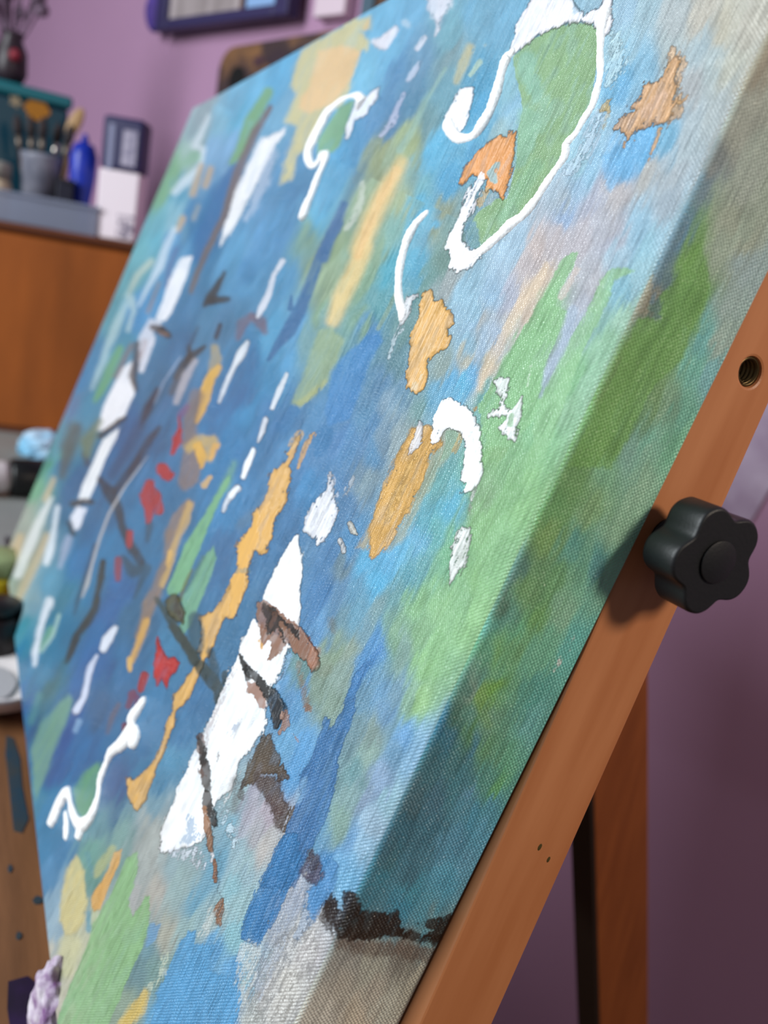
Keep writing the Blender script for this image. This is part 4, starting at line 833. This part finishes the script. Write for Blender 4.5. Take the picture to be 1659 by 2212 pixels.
# white and navy carton
x0, zb = on_cab(208, 510, 0.035); x1, zt = on_cab(322, 268, 0.035)
xw = x1 - x0; hgt = zt
b = stand('carton', x0 - 0.004, 0.02, math.radians(-14)); tag(b, 'tall white carton with a navy blue top, standing on the cabinet beside the canvas', 'box')
M_NAVY = material('navy_print', (34, 30, 74), 0.5); M_CART = material('white_carton', (222, 208, 216), 0.55)
hh = hgt * 0.57
link('lower_body', BX(0, xw, 0, 0.06, 0, hh), M_CART, b, bevel=0.004)
link('navy_top', BX(0, xw, 0, 0.06, hh + 0.0005, hgt), M_NAVY, b, bevel=0.008, seg=3)
link('white_stripe', BX(xw * 0.17, xw * 0.30, -0.0012, 0.0004, hh, hgt * 0.93), material('grey_blue_print', (120, 122, 152), 0.5), b)
link('white_label', BX(xw * 0.52, xw * 0.86, -0.0012, 0.0004, hh + 0.01, hgt * 0.90), material('pale_print', (168, 160, 178), 0.5, rgb2=(110, 104, 130), scale=60), b)
link('printed_ornament', BX(xw * 0.55, xw * 0.97, -0.0012, 0.0004, 0.006, hh * 0.38), material('ornament_print', (200, 186, 196), 0.5, rgb2=(70, 58, 88), scale=90, ramp=(0.42, 0.55)), b)
# clear tray
M_CLEAR = material('cloudy_clear_plastic', (140, 146, 166), 0.25, alpha=0.55)
xa, _ = on_cab(-120, 500, 0.03); xb, zt2 = on_cab(215, 440, 0.03)
tr = stand('storage_tray', xa, 0.012); tag(tr, 'cloudy clear plastic tray of jars along the front of the cabinet top', 'tray')
TW = xb - xa; TD = 0.12; th = 0.055
bm = bmesh.new(); box(bm, 0, TW, 0, 0.003, 0.003, th); box(bm, 0, TW, TD - 0.003, TD, 0.003, th); box(bm, 0, 0.003, 0.003, TD - 0.003, 0.003, th); box(bm, TW - 0.003, TW, 0.003, TD - 0.003, 0.003, th)
box(bm, 0, TW, 0, TD, 0, 0.003); link('tray_body', bm, M_CLEAR, tr)
bm = bmesh.new(); box(bm, -0.004, TW + 0.004, -0.005, -0.0002, th - 0.006, th); link('rim', bm, M_CLEAR, tr)
def place(name, px, py0, py1, depth, label, cat, wpx=None, z=0.004):
    xc, ztop = on_cab(px, py1, depth); xl, _ = on_cab(px - wpx / 2, py1, depth); xr, _ = on_cab(px + wpx / 2, py1, depth)
    r = stand(name, xc, depth); r.location.z += z; tag(r, label, cat)
    return r, (xr - xl) / 2, ztop - z
# clear cup with brushes
M_CUP = material('cloudy_cup_plastic', (150, 150, 164), 0.3, alpha=0.75, rgb2=(105, 108, 125), scale=30)
r, rad, h = place('plastic_cup', 92, 0, 335, 0.075, 'cloudy clear cup in the tray, holding the paint brushes', 'cup', 92)
bm = bmesh.new(); lathe(bm, [(rad * .82, 0), (rad * .97, h * .9), (rad * 1.04, h * .93), (rad * 1.04, h), (rad * .93, h), (rad * .93, h * .9), (rad * .78, 0.004)]); link('cup_body', bm, M_CUP, r, smooth=True)
CUP = r
M_FERR = material('brush_ferrule', (120, 108, 98), 0.4, metal=.6); M_SHINY = material('shiny_ferrule', (235, 225, 215), 0.2, metal=1.0); M_HAND = material('brush_handle', (70, 48, 40), 0.4); M_BRIS = material('brush_bristle', (52, 42, 44), 0.8, var=.4, scale=80)
labs = ['paint brush leaning furthest left in the cloudy cup', 'paint brush second from the left in the cloudy cup', 'upright paint brush in the middle of the cloudy cup',
        'paint brush with a shiny ferrule in the cloudy cup', 'paint brush leaning furthest right in the cloudy cup']
for i in range(5):
    g = empty('paint_brush', CUP.location + cv * (rad * (-0.55 + 0.27 * i)) + cb * (0.006 * ((i % 2) * 2 - 1)) + Vector((0, 0, 0.006)), (math.radians(3 * (i % 3 - 1)), math.radians(-9 + 4.5 * i), CANG))
    tag(g, labs[i], 'brush', 'paint brushes in the cloudy cup')
    bm = bmesh.new(); lathe(bm, [(.002, 0), (.0035, .05), (.003, h * 1.0)], 12); link('handle', bm, M_HAND, g, smooth=True)
    bm = bmesh.new(); lathe(bm, [(.003, h * 1.0), (.0055, h * 1.02), (.006, h * 1.16)], 12); link('ferrule', bm, M_SHINY if i == 3 else M_FERR, g, smooth=True)
    bm = bmesh.new(); lathe(bm, [(.006, h * 1.16), (.009, h * 1.28), (.007, h * 1.4), (.001, h * 1.47)], 12); link('bristles', bm, M_BRIS, g, smooth=True)
# cream jar
M_CREAM = material('cream_jar', (206, 188, 160), 0.45)
r, rad, h = place('paint_jar', -10, 0, 385, 0.062, 'cream jar with a pale lid at the left end of the tray', 'jar', 74)
bm = bmesh.new(); lathe(bm, [(rad * .9, 0), (rad, .01), (rad, h * .85), (rad * .85, h)]); link('jar_body', bm, M_CREAM, r, smooth=True)
bm = bmesh.new(); lathe(bm, [(rad * .96, h + .0002), (rad * .96, h * 1.38), (rad * .9, h * 1.42)]); link('lid', bm, material('pale_grey_lid', (150, 148, 140), 0.5), r, smooth=True)
# blue squeeze bottle
M_BLUE = material('ultramarine_plastic', (24, 52, 178), 0.35, var=0.35, scale=18)
r, rad, h = place('squeeze_bottle', 184, 0, 308, 0.075, 'ultramarine blue squeeze bottle in the right end of the tray', 'bottle', 56)
bm = bmesh.new(); lathe(bm, [(rad * .7, 0), (rad * .85, .01), (rad * .75, h * .3), (rad * 1.05, h * .62), (rad * 1.1, h * .85), (rad * .8, h * .97), (rad * .3, h)], 24); link('bottle_body', bm, M_BLUE, r, smooth=True)
bm = bmesh.new(); lathe(bm, [(rad * .3, h + .0002), (rad * .28, h * 1.04), (rad * .12, h * 1.09)], 16); link('nozzle', bm, M_BLUE, r, smooth=True)
# dark box
r, rad, h = place('ink_box', 143, 0, 388, 0.045, 'small black-blue box standing in the tray left of the blue bottle', 'box', 36)
link('box_body', BX(-rad, rad, -.008, .03, 0, h - .0065), material('black_blue_card', (16, 16, 36), .5), r, bevel=.002)
link('box_lid', BX(-rad - .001, rad + .001, -.009, .031, h - .006, h), material('dark_card', (34, 30, 40), .5), r, bevel=.001)
# teal storage box behind with a lid
xr_, zt3 = on_cab(150, 212, 0.19); xl_, _ = on_cab(-140, 200, 0.19)
r = stand('storage_box', xr_, 0.205, math.radians(17)); tag(r, 'teal storage box with lid and orange flower print, behind the jars', 'box')
L_ = xr_ - xl_; M_TEAL = material('teal_plastic', (16, 62, 78), 0.4); M_TEALL = material('teal_lid', (22, 108, 118), 0.4)
link('box_body', BX(-L_, 0, 0, 0.07, 0, zt3 - 0.021), M_TEAL, r, bevel=0.006)
link('lid', BX(-L_ - .006, .006, -.006, .076, zt3 - 0.02, zt3 + 0.004), M_TEALL, r, bevel=0.006)
def disc(name, x, z, rad, mat, parent, n=6, amp=.12):
    bm = bmesh.new(); pts = [(rad * (1 + amp * math.cos(n * a)) * math.cos(a), rad * (1 + amp * math.cos(n * a)) * math.sin(a)) for a in [2 * math.pi * k / 40 for k in range(40)]]
    prism(bm, pts, 0, .0012); o = link(name, bm, mat, parent, loc=(x, -.0003, z), rot=(math.radians(90), 0, 0)); return o
xo, zo = on_cab(77, 236, 0.185); xc_, zc_ = on_cab(30, 220, 0.185)
disc('orange_flower', xo - xr_, zo, .023, material('orange_print', (172, 112, 30), .5), r)
disc('cream_flower', xc_ - xr_, zc_, .010, material('cream_print', (150, 135, 110), .5), r, 5, .25)
BXR = r
# wooden spoon leaning at the right of the box
p0 = CO + cv * on_cab(128, 330, .14)[0] + cb * .14; p1x, p1z = on_cab(164, 250, .15)
sp = empty('wooden_spoon', (p0.x, p0.y, CO.z + .002), (0, 0, CANG)); tag(sp, 'tan wooden spoon leaning beside the teal box', 'spoon')
dx = (CO + cv * p1x - p0).dot(cv)
bm = bmesh.new(); tube(bm, [(0, 0, 0), (dx * .75, .005, p1z * .72)], .005); M_SPOON = material('tan_wood', (176, 140, 98), .55); link('handle', bm, M_SPOON, sp, smooth=True)
bm = bmesh.new(); bmesh.ops.create_uvsphere(bm, u_segments=20, v_segments=12, radius=1)
for v in bm.verts: v.co = Vector((v.co.x * .013, v.co.y * .005, v.co.z * .032))
o = link('bowl', bm, M_SPOON, sp, smooth=True, loc=(dx, .006, p1z * .93), rot=(0, math.radians(22), 0))
# vase on the lid, with dusty dried stems
xv, _ = on_cab(22, 140, .2)
pv = CO + cv * xv + cb * .208
v = empty('vase', (pv.x, pv.y, CO.z + zt3 + .005), (0, 0, CANG)); tag(v, 'dark plum vase of dusty dried flowers on the lid of the teal box', 'vase')
bm = bmesh.new(); lathe(bm, [(.022, 0), (.032, .02), (.03, .06), (.018, .085), (.022, .095)]); link('vase_body', bm, material('dark_plum_glaze', (46, 34, 42), .4), v, smooth=True)
M_DRY = material('dried_flower', (132, 110, 130), .9, rgb2=(84, 68, 84), scale=60)
rr = random.Random(3)
for k in range(18):
    a = rr.uniform(-1, 1); hh_ = rr.uniform(.11, .21); bx = a * .062; by = rr.uniform(-.03, .03)
    bm = bmesh.new(); tube(bm, [(a * .008, 0, .06), (bx * .5, by * .5, hh_ * .65), (bx, by, hh_)], .0018, 6)
    bmesh.ops.create_icosphere(bm, subdivisions=2, radius=rr.uniform(.009, .016), matrix=Matrix.Translation((bx, by, hh_)))
    for q in bm.verts:
        if q.co.z > hh_ - .03: q.co += Vector((rr.uniform(-1, 1), rr.uniform(-1, 1), rr.uniform(-1, 1))) * .003
    link('dried_stem', bm, M_DRY, v)
bm = bmesh.new(); bmesh.ops.create_icosphere(bm, subdivisions=3, radius=.012); link('red_berry', bm, material('berry_red', (128, 30, 46), .5), v, smooth=True, loc=(.012, -.03, .05))

# ---- things on the wall
def wall_root(name, x, y, off, label, cat):
    a, z = on_wall(x, y, off); p = W0 + WD * a + WN * off
    r = empty(name, (p.x, p.y, z), (0, 0, WANG)); tag(r, label, cat); return r, a, z
def wall_panel(name, x0, x1, ybot, ytop, r, a, z, off, th, mat, bevel=.002):
    a0, zb_ = on_wall(x0, ybot, off); a1, _ = on_wall(x1, ybot, off)
    return a0 - a, a1 - a
r, a, z = wall_root('framed_picture', 350, 74, .03, 'navy framed picture with a grey panel and a light blue panel, highest on the wall', 'picture')
a1, _ = on_wall(637, 40, .03); Wp = a1 - a; Hp = .40; M_FR = material('navy_frame', (52, 44, 84), .45)
fw = .028; bz = .022
link('frame', BX(0, Wp, 0, .008, 0, Hp), M_FR, r)
for q in ((0, fw * 1.5, 0, Hp), (Wp - fw * 1.5, Wp, 0, Hp)): link('frame_side', BX(q[0], q[1], -.022, -.0002, q[2], q[3]), M_FR, r, bevel=.003)
link('frame_rail', BX(fw * 1.5, Wp - fw * 1.5, -.022, -.0002, 0, bz), M_FR, r, bevel=.003)
link('frame_rail', BX(fw * 1.5, Wp - fw * 1.5, -.022, -.0002, Hp - bz, Hp), M_FR, r, bevel=.003)
am = on_wall(528, 50, .03)[0] - a; am2 = on_wall(538, 50, .03)[0] - a
link('grey_panel', BX(fw * 1.5, am, -.012, -.0002, bz, Hp - bz), material('grey_picture', (178, 164, 166), .5, rgb2=(136, 124, 124), scale=5, stretch=(6, 1, .5)), r)
link('divider', BX(am, am2, -.016, -.0002, bz, Hp - bz), material('brown_divider', (84, 58, 54), .5), r)
link('blue_panel', BX(am2, Wp - fw * 1.5, -.012, -.0002, bz, Hp - bz), material('light_blue_picture', (138, 172, 218), .5), r)
# purple pouch left of the frame
r, a, z = wall_root('hanging_pouch', 340, 68, .035, 'purple pouch with an orange tassel, hanging at the left edge of the navy frame', 'pouch')
bm = bmesh.new(); bmesh.ops.create_uvsphere(bm, u_segments=24, v_segments=16, radius=1)
for q in bm.verts:
    s_ = 1 - .25 * max(0, q.co.z); q.co = Vector((q.co.x * .030 * s_ - .012, q.co.y * .022 * s_, q.co.z * .05 + .048))
link('pouch_body', bm, material('purple_felt', (88, 64, 150), .8, var=.3, scale=30), r, smooth=True)
bm = bmesh.new(); bmesh.ops.create_icosphere(bm, subdivisions=3, radius=.013); link('tassel', bm, material('orange_felt', (214, 150, 110), .8), r, smooth=True, loc=(-.014, -.004, .108))
# small white canvas
r, a, z = wall_root('small_canvas', 676, 38, .03, 'small pinkish white canvas hanging right of the navy frame', 'picture')
a1, _ = on_wall(742, 36, .03); w_ = a1 - a
link('canvas_front', BX(0, w_, -.001, .03, 0, .25), material('pinkish_white', (214, 192, 204), .6), r, bevel=.003)
link('shadow_panel', BX(.01, w_ + .03, .0302, .034, -.022, .24), material('shadow_mauve', (70, 48, 62), .7), r)  # dark panel set low and right, painting the small canvas's shadow
r, a, z = wall_root('brown_picture', 790, 44, .03, 'dark brown frame at the top of the wall, just over the canvas edge', 'picture')
a1, _ = on_wall(905, 20, .03); w_ = a1 - a
link('frame', BX(0, w_, 0, .008, 0, .28), material('dark_brown_frame', (66, 44, 32), .5), r)
link('frame_side', BX(0, .03, -.016, -.0002, 0, .28), material('slate_strip', (70, 92, 108), .5), r)
link('panel', BX(.031, w_, -.01, -.0002, 0, .28), material('brown_panel', (92, 62, 44), .5, var=.4, scale=20), r)
# wooden palette
r, a, z = wall_root('wooden_palette', 470, 215, .012, 'paint-stained brown wooden palette hanging on the wall above the canvas', 'palette')
a1, zt_ = on_wall(500, 103, .012); a2, _ = on_wall(720, 95, .012); zt_ -= z; aw = a2 - a
R_ = .05; pts = [(0, -.08)] + [(R_ - R_ * math.cos(t), zt_ - R_ + R_ * math.sin(t)) for t in [math.pi / 2 * k / 8 for k in range(9)]] + [(aw, zt_ + .012), (aw, -.08)]
bm = bmesh.new(); prism(bm, pts, 0, .010)
o = link('palette_board', bm, material('palette_wood', (132, 92, 58), .6, rgb2=(62, 44, 46), scale=9, ramp=(.45, .6)), r, rot=(math.radians(90), 0, 0), loc=(0, .005, 0))
ah, zh = on_wall(512, 172, .018)
bm = bmesh.new(); lathe(bm, [(.026, 0), (.026, .0015)], 32); link('thumb_hole', bm, material('dark_hole', (14, 12, 14), .9), r, rot=(math.radians(90), 0, 0), loc=(ah - a, -.0052, zh - z))
tag(bpy.data.objects['thumb_hole'], 'dark thumb hole')
for (px, py, rr_, c) in ((600, 125, .03, (58, 42, 50)), (560, 132, .02, (74, 48, 56)), (640, 118, .024, (48, 38, 46))):
    q, w2 = on_wall(px, py, .018); bm = bmesh.new(); pts = [(rr_ * (1 + .25 * math.sin(3 * t + px)) * math.cos(t), rr_ * .5 * (1 + .2 * math.sin(5 * t)) * math.sin(t)) for t in [2 * math.pi * k / 28 for k in range(28)]]
    prism(bm, pts, 0, .002); link('dried_paint', bm, material('dried_paint_dark', c, .5), r, rot=(math.radians(90), 0, 0), loc=(q - a, -.0052, w2 - z))
# pale sheet on the wall at the right
bm = bmesh.new(); q = [on_wall(x, y, .004) for x, y in ((1590, 800), (1790, 840), (1622, 1128), (1500, 1100))]
a, z = q[3]; prism(bm, [(x - a, y - z) for x, y in q], 0, .001)
p = W0 + WD * a + WN * .004
o = link('paper_sheet', bm, material('pale_lavender_paper', (196, 180, 204), .6, rgb2=(160, 138, 166), scale=12), loc=(p.x, p.y, z), rot=(math.radians(90), 0, WANG))
tag(o, 'pale lavender sheet on the purple wall behind the black knob', 'paper')

# ---- things on the desk and table
def on_desk(name, x, y, label, cat, rz=0, z=TOP):
    p = on_level(x, y, z); r = empty(name, (p.x, p.y, z + .0004), (0, 0, rz)); tag(r, label, cat); return r
r = on_desk('paint_tube', 66, 1072, 'fat white paint tube with a black cap, lying on the grey desk', 'tube', math.radians(96))
def lay(prof, name, mat, parent, loc, rot):
    bm = bmesh.new(); lathe(bm, prof, 28); return link(name, bm, mat, parent, smooth=True, loc=loc, rot=rot)
M_BLK = material('black_plastic', (10, 11, 13), .4)
lay([(.026, -.03), (.028, -.026), (.028, .024), (.024, .03)], 'cap', M_BLK, r, (0, 0, .028), (0, math.radians(90), 0))
for o in (bpy.data.objects['cap'],): pass
lay([(.020, .0), (.023, .01), (.024, .14), (.012, .16)], 'tube_body', material('white_tube', (214, 206, 206), .4), r, (-.031, 0, .028), (0, math.radians(-90), 0))
tag(bpy.data.objects['tube_body'], 'white tube body')
r = on_desk('yellow_jar', -14, 1300, 'jar of yellow paint at the left edge of the photo', 'jar')
bm = bmesh.new(); lathe(bm, [(.026, 0), (.028, .004), (.028, .03), (.025, .034)]); link('jar_body', bm, material('yellow_paint', (206, 178, 20), .45), r, smooth=True)
bm = bmesh.new(); lathe(bm, [(.027, .0342), (.027, .05), (.024, .053)]); link('lid', bm, material('sage_lid', (138, 150, 108), .5), r, smooth=True)
r = on_desk('dark_jar', -8, 1420, 'black-brown jar standing behind the white bowl', 'jar')
bm = bmesh.new(); lathe(bm, [(.022, 0), (.024, .004), (.024, .038), (.018, .043)]); link('jar_body', bm, material('black_brown_glass', (24, 14, 14), .3), r, smooth=True)
bm = bmesh.new(); lathe(bm, [(.019, .0432), (.019, .052), (.017, .054)]); link('lid', bm, M_BLK, r, smooth=True)
r = on_desk('white_bowl', -16, 1494, 'white bowl smeared with grey paint, on the brown table edge', 'bowl')
bm = bmesh.new(); lathe(bm, [(.035, 0), (.056, .008), (.068, .021), (.070, .026), (.067, .026), (.055, .013), (.03, .006)], 48); link('dish', bm, material('white_china', (226, 216, 216), .3), r, smooth=True)
bm = bmesh.new(); prism(bm, [(.026 * (1 + .2 * math.sin(3 * t)) * math.cos(t), .018 * math.sin(t)) for t in [2 * math.pi * k / 30 for k in range(30)]], .0064, .0084); link('paint_smear', bm, material('grey_smear', (176, 172, 176), .4), r)
def rag(name, x, y, sx, sy, sz, mat, label, cat, seed, z=TOP):
    p = on_level(x, y, z); bm = bmesh.new(); bmesh.ops.create_icosphere(bm, subdivisions=5, radius=1)
    from mathutils import noise
    for v in bm.verts:
        c = v.co.copy(); n_ = noise.ridged_multi_fractal(c * 1.3 + Vector((seed, 0, 0)), 1.0, 2.2, 5, 1.0, 2.0) * .16 + noise.noise(c * 3.3 + Vector((0, seed, 0))) * .15
        c *= .80 + n_; v.co = Vector((c.x * sx, c.y * sy, max(c.z * sz, -sz * .55) + sz * .55))
    o = link(name, bm, mat, smooth=True, loc=(p.x, p.y, z + .001)); tag(o, label, cat); return o
rag('blue_cloth', 96, 985, .05, .045, .03, material('light_blue_cloth', (120, 180, 214), .8, rgb2=(196, 208, 222), scale=16), 'crumpled light blue and white cloth on the grey desk beside the canvas corner', 'cloth', 2)
rag('crumpled_rag', 118, 2240, .020, .012, .026, material('purple_white_rag', (205, 196, 206), .7, rgb2=(112, 70, 122), scale=110, bump=.6, bscale=200), 'crumpled white and purple rag beside the lower edge of the canvas', 'rag', 9)

# ------------------------------------------------------------------ the easel
root = empty('wooden_easel', (-0.35, 0.25, FLOOR)); tag(root, 'wooden easel with a black star knob, carrying the big canvas', 'easel')
LOC = Matrix.Translation(-root.location) @ Matrix.Rotation(-LEAN, 4, 'X')
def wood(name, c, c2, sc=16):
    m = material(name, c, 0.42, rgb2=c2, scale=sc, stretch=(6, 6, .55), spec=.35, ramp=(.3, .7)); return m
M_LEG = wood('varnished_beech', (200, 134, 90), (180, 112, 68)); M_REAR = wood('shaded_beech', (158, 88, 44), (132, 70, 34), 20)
def uo(v): return 0.0045 + 0.0553 * (v - 0.3536)
WA, WB = CT + 0.0001, CT + 0.0283
def leg_mesh(u_of, sgn, top):
    bm = bmesh.new(); vs = []
    for v in (-1, top):
        for w_ in (WA, WB):
            vv = (FLOOR + w_ * SL) / CL if v < 0 else v
            u0 = u_of(vv)
            for u in (u0, u0 + sgn * 0.042): vs.append(bm.verts.new((-u, w_, vv)))
    for f in ((0, 1, 3, 2), (4, 6, 7, 5), (0, 4, 5, 1), (2, 3, 7, 6), (0, 2, 6, 4), (1, 5, 7, 3)): bm.faces.new([vs[i] for i in f])
    bmesh.ops.subdivide_edges(bm, edges=[e for e in bm.edges if abs(e.verts[0].co.z - e.verts[1].co.z) > .3], cuts=1)
    return bm
def canvas_hit_u(x, y, u):
    d = CAM_R.T @ np.array([(x - 830) / FPX, (y - 1106) / FPX, 1.0]); s = (u - CAM_C[0]) / d[0]; return CAM_C + d * s
leg = link('front_leg', leg_mesh(uo, 1, 0.96), M_LEG, root); leg.matrix_local = LOC
# the threaded hole bored through the outer side
hp = canvas_hit_u(1617, 803, uo(0.38)); hu = uo(hp[1])
cut = bmesh.new(); lathe(cut, [(.0045, -.012), (.0045, .02)], 32)
cme = bpy.data.meshes.new('bore'); bmesh.ops.recalc_face_normals(cut, faces=cut.faces); cut.to_mesh(cme); cut.free()
co = bpy.data.objects.new('bore', cme); C.objects.link(co)
co.matrix_world = Matrix.Rotation(-LEAN, 4, 'X') @ Matrix.Translation((-hu, hp[2], hp[1])) @ Matrix.Rotation(math.radians(90), 4, 'Y')
md = leg.modifiers.new('hole', 'BOOLEAN'); md.object = co; md.operation = 'DIFFERENCE'; md.solver = 'EXACT'
bpy.context.view_layer.update()
ev = bpy.data.meshes.new_from_object(leg.evaluated_get(bpy.context.evaluated_depsgraph_get()))
leg.modifiers.clear(); leg.data = ev; bpy.data.objects.remove(co); bpy.data.meshes.remove(cme)
md = leg.modifiers.new('bevel', 'BEVEL'); md.width = .0009; md.segments = 2; md.limit_method = 'ANGLE'
def part(name, bm, mat, M, parent=None, smooth=True):
    o = link(name, bm, mat, parent or root, smooth=smooth); o.matrix_local = M; return o
HB = LOC @ Matrix.Translation((-hu, hp[2], hp[1])) @ Matrix.Rotation(math.radians(90), 4, 'Y')
bm = bmesh.new(); lathe(bm, [(.0044, -.011), (.0044, -.001), (.0037, -.001), (.0037, -.0095), (.0001, -.0095)], 32, cap=False)
for k in range(5): tube(bm, [(.0037 * math.cos(t), .0037 * math.sin(t), -.009 + .0016 * k + .0016 * t / 6.283) for t in [6.283 * j / 24 for j in range(25)]], .0003, 6)
part('threaded_insert', bm, material('dull_brass', (92, 76, 48), .35, metal=.8), HB)
leg2 = link('front_leg', leg_mesh(lambda v: CW - .10 - 0.0553 * (v - .35), -1, 0.49), M_LEG, root, bevel=.0009); leg2.matrix_local = LOC
# crossbars behind the legs, pegs under the canvas
for v0 in (-.35, .43):
    o = link('crossbar', BX(-(CW - .10), -.02, WB + .0005, WB + .022, v0, v0 + .045), M_LEG, root, bevel=.001); o.matrix_local = LOC
for uu in (.02, CW - .14):
    o = link('canvas_peg', BX(-uu - .016, -uu, .014, WA - .0002, -.012, -.0012), M_LEG, root, bevel=.001); o.matrix_local = LOC
# the rear leg
xr = -0.262
def at_x(x, y, X0): d_ = ray(x, y); return CAMW + d_ * ((X0 - CAMW.x) / d_.x)
A1, A2 = at_x(1401, 1450, xr), at_x(1401, 2212, xr); B2 = at_x(1291, 2000, xr); C2 = at_x(1238, 2000, xr)
dr = (A2 - A1).normalized()
# depth of the post along Y so that its side spans the photo's width
bA = A1 + dr * ((B2.z - A1.z) / dr.z); dep = bA.y - B2.y
fr = ray(1238, 2000); s_ = (B2.y - CAMW.y) / fr.y; wid = xr - (CAMW.x + fr.x * s_)
top_t = (0.44 - A1.z) / dr.z; bot_t = (FLOOR - A1.z) / dr.z
bm = bmesh.new(); vs = []
for tt in (top_t, bot_t):
    p = A1 + dr * tt
    for yy in (-dep, 0):
        for xx in (-wid, 0): vs.append(bm.verts.new(Vector((xr + xx, p.y + yy, p.z)) - root.location))
for f in ((0, 1, 3, 2), (4, 6, 7, 5), (0, 4, 5, 1), (2, 3, 7, 6), (0, 2, 6, 4), (1, 5, 7, 3)): bm.faces.new([vs[i] for i in f])
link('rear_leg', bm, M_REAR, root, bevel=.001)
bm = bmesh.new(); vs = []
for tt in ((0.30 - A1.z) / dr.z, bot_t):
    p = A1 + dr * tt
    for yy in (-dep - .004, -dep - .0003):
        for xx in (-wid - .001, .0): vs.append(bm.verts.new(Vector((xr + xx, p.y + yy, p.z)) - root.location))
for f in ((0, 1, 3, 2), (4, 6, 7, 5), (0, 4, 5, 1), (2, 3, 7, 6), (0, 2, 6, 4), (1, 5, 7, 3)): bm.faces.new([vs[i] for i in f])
tag(link('shade_slat', bm, material('shade_brown_strip', (40, 26, 16), .6), root), 'painted black-brown shade along the front of the rear leg')  # added strip; its dark colour paints the shade on the leg's front face
print('rear leg', A1, A2, dep, wid, dr)
# the black star knob on the leg's outer side
KV, KW = 0.3076, 0.0500; ku = uo(KV)
KM = LOC @ Matrix.Translation((-ku, KW, KV)) @ Matrix.Rotation(math.radians(90), 4, 'Y')    # local z = outwards, x = down the leg, y = into depth
M_KNOB = material('black_knob_plastic', (22, 23, 26), .46, spec=.4, bump=.06, bscale=900)
def star(t, R):
    c_ = math.cos(5 * t); return R * (0.975 + .115 * c_ - .018 * math.cos(10 * t))
bm = bmesh.new(); N = 160; KR = .0149; z1, z2 = .0072, .0205
prof_ = [(.86, z1), (.96, z1 + .0006), (1.0, z1 + .0018), (1.0, z2 - .0014), (.99, z2 - .0006), (.965, z2 - .00012), (.94, z2), (.93, z2), (.6, z2), (.59, z2)]
ph = math.radians(180 - 34); rings = []
for s_, z_ in prof_:
    rings.append([bm.verts.new((s_ * star(t - ph, KR) * math.cos(t), s_ * star(t - ph, KR) * math.sin(t), z_)) for t in [2 * math.pi * k / N for k in range(N)]])
for a_, b_ in zip(rings, rings[1:]):
    for k in range(N): bm.faces.new((a_[k], a_[(k + 1) % N], b_[(k + 1) % N], b_[k]))
bm.faces.new(rings[0][::-1]); bm.faces.new(rings[-1])
kn = part('star_knob', bm, M_KNOB, KM); tag(kn, 'black plastic star knob with five lobes')
bm = bmesh.new(); lathe(bm, [(.0062, z2 + .0005), (.0062, z2 + .0006), (.006, z2 + .00068), (.0001, z2 + .0007)], 40, cap=False)
o = link('knob_cap', bm, M_KNOB, kn, smooth=True); 
bm = bmesh.new(); lathe(bm, [(.0068, .0003), (.0068, .001), (.0055, .0015), (.0055, z1 + .001)], 32)
o = link('knob_collar', bm, M_KNOB, kn, smooth=True)
# two dents in the leg
for x, y, rr_ in ((1168, 1832, .0007), (1186, 1858, .0006)):
    q = canvas_hit_u(x, y, uo(.2)); bm = bmesh.new(); bmesh.ops.create_icosphere(bm, subdivisions=2, radius=rr_)
    for v in bm.verts: v.co.x *= .25; v.co.z *= 1.8
    part('dent', bm, material('dark_dent', (74, 62, 22), .8), LOC @ Matrix.Translation((-uo(q[1]), q[2], q[1])))
